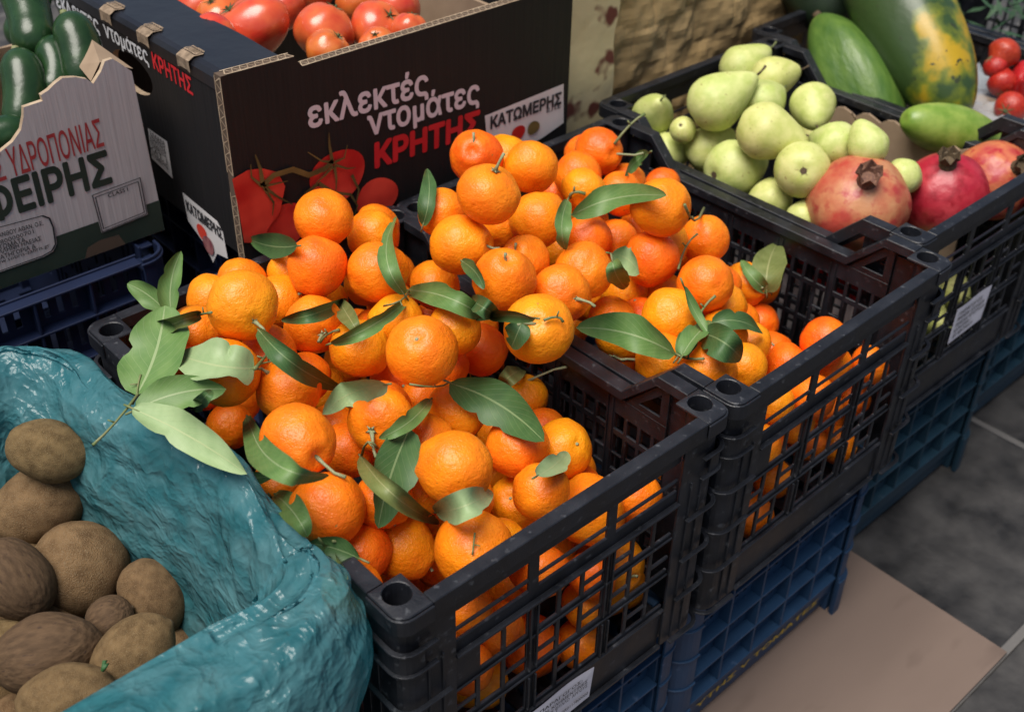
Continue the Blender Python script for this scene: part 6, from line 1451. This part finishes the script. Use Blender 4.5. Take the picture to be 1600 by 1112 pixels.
# ------------------------------------------------------------------ papayas, mango, strawberries
M['papaya_big'] = mat('papaya_big', (.030, .062, .016), .40, (.42, .27, .010), 1.35, 4, .47, .66, bump=.001, bscale=3, spots=(.03, .04, .015), spotscale=6, spotlo=.66, spothi=.71, coat=.15)
def ripe_flank(m, ax, lo, hi):
    N = m.node_tree.nodes; L = m.node_tree.links; ramp = [n for n in N if n.type == 'VALTORGB'][0]; nz = ramp.inputs[0].links[0].from_socket
    tc = [n for n in N if n.type == 'TEX_COORD'][0]; dt = N.new('ShaderNodeVectorMath'); dt.operation = 'DOT_PRODUCT'; dt.inputs[1].default_value = ax; L.new(tc.outputs['Object'], dt.inputs[0])
    mr = N.new('ShaderNodeMapRange'); mr.inputs[1].default_value = lo; mr.inputs[2].default_value = hi; mr.inputs[3].default_value = -.26; mr.inputs[4].default_value = .09; L.new(dt.outputs['Value'], mr.inputs[0])
    ad = N.new('ShaderNodeMath'); ad.operation = 'ADD'; L.new(nz, ad.inputs[0]); L.new(mr.outputs[0], ad.inputs[1]); L.new(ad.outputs[0], ramp.inputs[0])
    e = ramp.color_ramp.elements.new(.56); e.color = (.13, .16, .014, 1)
M['papaya_green'] = mat('papaya_green', (.050, .120, .020), .42, (.115, .20, .035), 1.6, 4, .3, .75, bump=.002, bscale=2.5, stretch=(2, 2, .8))
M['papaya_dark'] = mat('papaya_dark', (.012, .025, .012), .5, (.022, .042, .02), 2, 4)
M['mango_skin'] = mat('mango_skin', (.14, .25, .03), .4, (.24, .34, .06), 2, 4, bump=.0005, bscale=4, coat=.1)
def papaya(p0, p1, r, m_, label, name='papaya', cat='papaya', ridge=.03, group='papayas in the black crate'):
    p0, p1 = Vector(p0), Vector(p1); L_ = (p1 - p0).length
    def fn(t, p):
        d = Vector((math.sin(t) * math.cos(p), math.sin(t) * math.sin(p), math.cos(t)))
        rr = 1 + ridge * math.cos(5 * p) * math.sin(t) + .03 * noise.noise(d * 1.5 + p0 * 9)
        c = math.cos(t); taper = 1 - .22 * max(0, c) ** 1.5
        return Vector((d.x * rr * taper, d.y * rr * taper, (c + .05 * math.exp(-((math.pi - t) / .2) ** 2)) * L_ / (2 * r)))
    me = blob_mesh(name, [m_], fn, 48, 34); o = bpy.data.objects.new(name, me); COL.objects.link(o)
    o.matrix_world = Matrix.Translation((p0 + p1) / 2) @ (p1 - p0).normalized().to_track_quat('Z', 'Y').to_matrix().to_4x4() @ Matrix.Scale(r, 4)
    tag(o, label, cat, group)
    sb = MB(); sb.tube([(0, 0, L_ / (2 * r) * .97), (.02, 0, L_ / (2 * r) * 1.05)], [.14, .10], 9); sb.build('stem_end', M['dark_calyx'], o, smooth=True)
    return o
ptd = lambda px, py, t: CAM + ray(px, py) * t
papaya(ptd(1500, 190, 1.90), ptd(1320, -150, 2.06), .083, M['papaya_big'], 'biggest papaya, dark green ripening to yellow with dark spots')
PAP = bpy.data.objects['papaya']; ripe_flank(M['papaya_big'], tuple((PAP.matrix_world.inverted().to_3x3() @ (RIGHT * .95 - FWD * .5 - UP * .15)).normalized()), .15, .85)
papaya(ptd(1392, 225, 1.95), ptd(1278, 25, 2.02), .066, M['papaya_green'], 'bright green ridged papaya beside the biggest one', ridge=.045)
papaya(ptd(1320, 45, 2.10), ptd(1220, -120, 2.2), .075, M['papaya_dark'], 'dark green papaya in the shade at the stone wall')
papaya(ptd(1410, 185, 1.78), ptd(1570, 225, 1.86), .040, M['mango_skin'], 'smooth light green mango lying below the biggest papaya', 'mango', 'mango', 0, None)
M['strawberry_skin'] = mat('strawberry_skin', (.34, .012, .010), .34, (.44, .03, .018), 4, 3, rnd=.008, bump=.001, bscale=9)
SL = ['strawberry at the top beside the papaya tip', 'strawberry at the right edge of the picture, upper', 'strawberry with a grey green cap turned to the viewer', 'strawberry at the right edge below the capped one', 'strawberry lowest in the little heap', 'strawberry in shade next to the papaya', 'strawberry deep at the right edge']
for k, (px, py, r) in enumerate(((1568, 85, 26), (1602, 118, 24), (1566, 128, 24), (1596, 138, 24), (1580, 168, 26), (1556, 105, 20), (1610, 165, 22))):
    t = 1.98 if k != 4 else 1.95
    p = ptd(px, py, t); rr = r * .98 * t / FPX
    def fn(a, p_, k=k):
        d = Vector((math.sin(a) * math.cos(p_), math.sin(a) * math.sin(p_), math.cos(a))); c = max(0, -math.cos(a)); q = 1 - .5 * c
        return Vector((d.x * q, d.y * q, d.z * (1 + .55 * c) * .95))
    me = blob_mesh('strawberry', [M['strawberry_skin']], fn, 24, 16); o = bpy.data.objects.new('strawberry', me); COL.objects.link(o)
    o.location = p; o.scale = (rr,) * 3; o.rotation_euler = (1.2 * math.sin(k * 2), .9 + k, k * 1.3); tag(o, SL[k], 'strawberry', 'strawberries beside the papaya')
    cb = MB()
    for j in range(7):
        a = j * .8976; cb.add([(.1 * math.cos(a + .6), .1 * math.sin(a + .6), .93), (.1 * math.cos(a - .6), .1 * math.sin(a - .6), .93), (.62 * math.cos(a), .62 * math.sin(a), .86), (0, 0, 1.02)], [(0, 1, 2), (0, 2, 3), (1, 3, 2)])
    cb.build('cap', M['tomato_green'], o, fix=False)
# crinkled clear wrap under the strawberries
wm = bpy.data.materials.new('clear_wrap'); wm.use_nodes = True; N = wm.node_tree.nodes; L = wm.node_tree.links; Pn = N['Principled BSDF']; Pn.inputs['Base Color'].default_value = (.55, .6, .65, 1); Pn.inputs['Roughness'].default_value = .2
tr = N.new('ShaderNodeBsdfTransparent'); mx = N.new('ShaderNodeMixShader'); mx.inputs[0].default_value = .55; L.new(Pn.outputs[0], mx.inputs[1]); L.new(tr.outputs[0], mx.inputs[2]); L.new(mx.outputs[0], N['Material Output'].inputs['Surface'])
wb = MB(); n = 26; c0 = ptd(1590, 195, 1.93)
vs = [c0 + Vector(((i / n - .5) * .34, (j / n - .5) * .34, -.02 + .030 * (1 - 2 * abs(noise.noise(Vector((i * .23, j * .19, 3))))) + .012 * noise.noise(Vector((i * .8, j * .7, 1))))) - c0 for i in range(n + 1) for j in range(n + 1)]
wb.add(vs, [(i * (n + 1) + j, (i + 1) * (n + 1) + j, (i + 1) * (n + 1) + j + 1, i * (n + 1) + j + 1) for i in range(n) for j in range(n)])
o = wb.build('plastic_wrap', wm, None, smooth=True, fix=False); o.location = c0; tag(o, 'crinkled clear plastic wrap under the strawberries', 'plastic wrap')
# bedding in the papaya crate
bd = MB(); bd.box(1.285, 1.655, .10, .59, .40, .47); o = bd.build('card_bedding', M['card']); tag(o, 'brown card bed in the papaya crate under the fruit', 'card')
# greens beyond the papaya crate
hb = MB(); hr = random.Random(4)
for k in range(420):
    p = Vector((hr.uniform(1.69, 2.25), hr.uniform(.15, .80), hr.uniform(.50, .62))); a = hr.uniform(0, 6.28); ln = hr.uniform(.03, .07); d = Vector((math.cos(a), math.sin(a), hr.uniform(.0, .9))).normalized(); s = d.cross(Vector((0, 0, 1))).normalized() * ln * .13
    hb.add([p, p + d * ln * .5 + s, p + d * ln, p + d * ln * .5 - s], [(0, 1, 2, 3)])
o = hb.build('herb_greens', mat('herb_green', (.015, .05, .02), .6, (.04, .09, .04), 9, 3), None, fix=False); tag(o, 'loose dark herb greens spread behind the strawberries', 'herbs', kind='stuff')
c = copy_tree(crates[3]); c.location = (1.705, .14, .30); tag(c, 'black crate of dark herb greens at the far end of the row', 'crate', GB)
for o in list(c.children_recursive):
    if o.name.startswith('paper') or o.name.startswith('printed'): bpy.data.objects.remove(o)
c = copy_tree(crates[3]); c.location = (1.705, .14, .001); tag(c, 'dark crate under the crate of herb greens', 'crate', GB)

# ------------------------------------------------------------------ walls
M['plaster'] = mat('plaster', (.60, .50, .27), .85, (.70, .60, .36), 7, 6, .3, .7, bump=.004, bscale=14, bdetail=8, spots=(.16, .045, .03), spotscale=11, spotlo=.60, spothi=.64)
M['rock'] = mat('rock', (.44, .29, .12), .9, (.60, .42, .20), 6, 8, .3, .7, bump=.01, bscale=9, bdetail=9, spots=(.14, .08, .04), spotscale=14, spotlo=.62, spothi=.74)
PX0 = .750
wb = MB(); n1, n2 = 30, 60
def ragged(z): return .905 + .012 * noise.noise(Vector((z * 14, 1, 1))) + .006 * noise.noise(Vector((z * 50, 3, 1)))
vs = []
for j in range(n2 + 1):
    z = 1.2 * j / n2; e = ragged(z)
    for i in range(n1 + 1):
        x = PX0 + (e - PX0) * i / n1; vs.append((x, .620 + .004 * noise.noise(Vector((x * 9, z * 9, 2))), z))
    vs.append((e + .004, .690, z)); vs.append((e + .004, .95, z)); vs.append((PX0, .95, z))
m = n1 + 4
for j in range(n2):
    for i in range(m):
        a, b = j * m + i, j * m + (i + 1) % m; wb.v and None; wb.f.append((a, b, b + m, a + m)); wb.m.append(0)
wb.v = vs; wb.f += [tuple(n2 * m + i for i in range(m)), tuple(range(m - 1, -1, -1))]; wb.m += [0, 0]
o = wb.build('plaster_pillar', M['plaster']); tag(o, 'cream plaster pillar with red flaking paint, right of the tomato carton', 'pillar')
rb = MB(); n1, n2 = 150, 150; vs = []
for j in range(n2 + 1):
    z = 1.2 * (j / n2)
    for i in range(n1 + 1):
        x = .912 + .65 * i / n1
        row = math.floor(z / .060 + .9 * noise.noise(Vector((x * 4, z * 4, 5)))); fz = (z / .060 + .9 * noise.noise(Vector((x * 4, z * 4, 5)))) % 1
        fx = (x / .085 + .41 * row + .3 * noise.noise(Vector((x * 7, row, 2)))) % 1
        lump = (math.sin(math.pi * fz) * math.sin(math.pi * fx)) ** .4
        vs.append((x, .684 - .006 * lump - .013 * noise.noise(Vector((x * 13, z * 16, 1))) - .004 * noise.noise(Vector((x * 50, z * 50, 1))), z))
q = len(vs); fs = [(j * (n1 + 1) + i, j * (n1 + 1) + i + 1, (j + 1) * (n1 + 1) + i + 1, (j + 1) * (n1 + 1) + i) for j in range(n2) for i in range(n1)]
rb.add(vs, fs); rb.add([(.912, .71, 0), (1.562, .71, 0), (1.562, .95, 0), (.912, .95, 0), (.912, .71, 1.2), (1.562, .71, 1.2), (1.562, .95, 1.2), (.912, .95, 1.2)], [(0, 1, 5, 4), (1, 2, 6, 5), (2, 3, 7, 6), (3, 0, 4, 7), (4, 5, 6, 7)])
o = rb.build('stone_wall', M['rock'], smooth=False, fix=False); tag(o, 'rough tan stone wall behind the pear crate', 'wall')
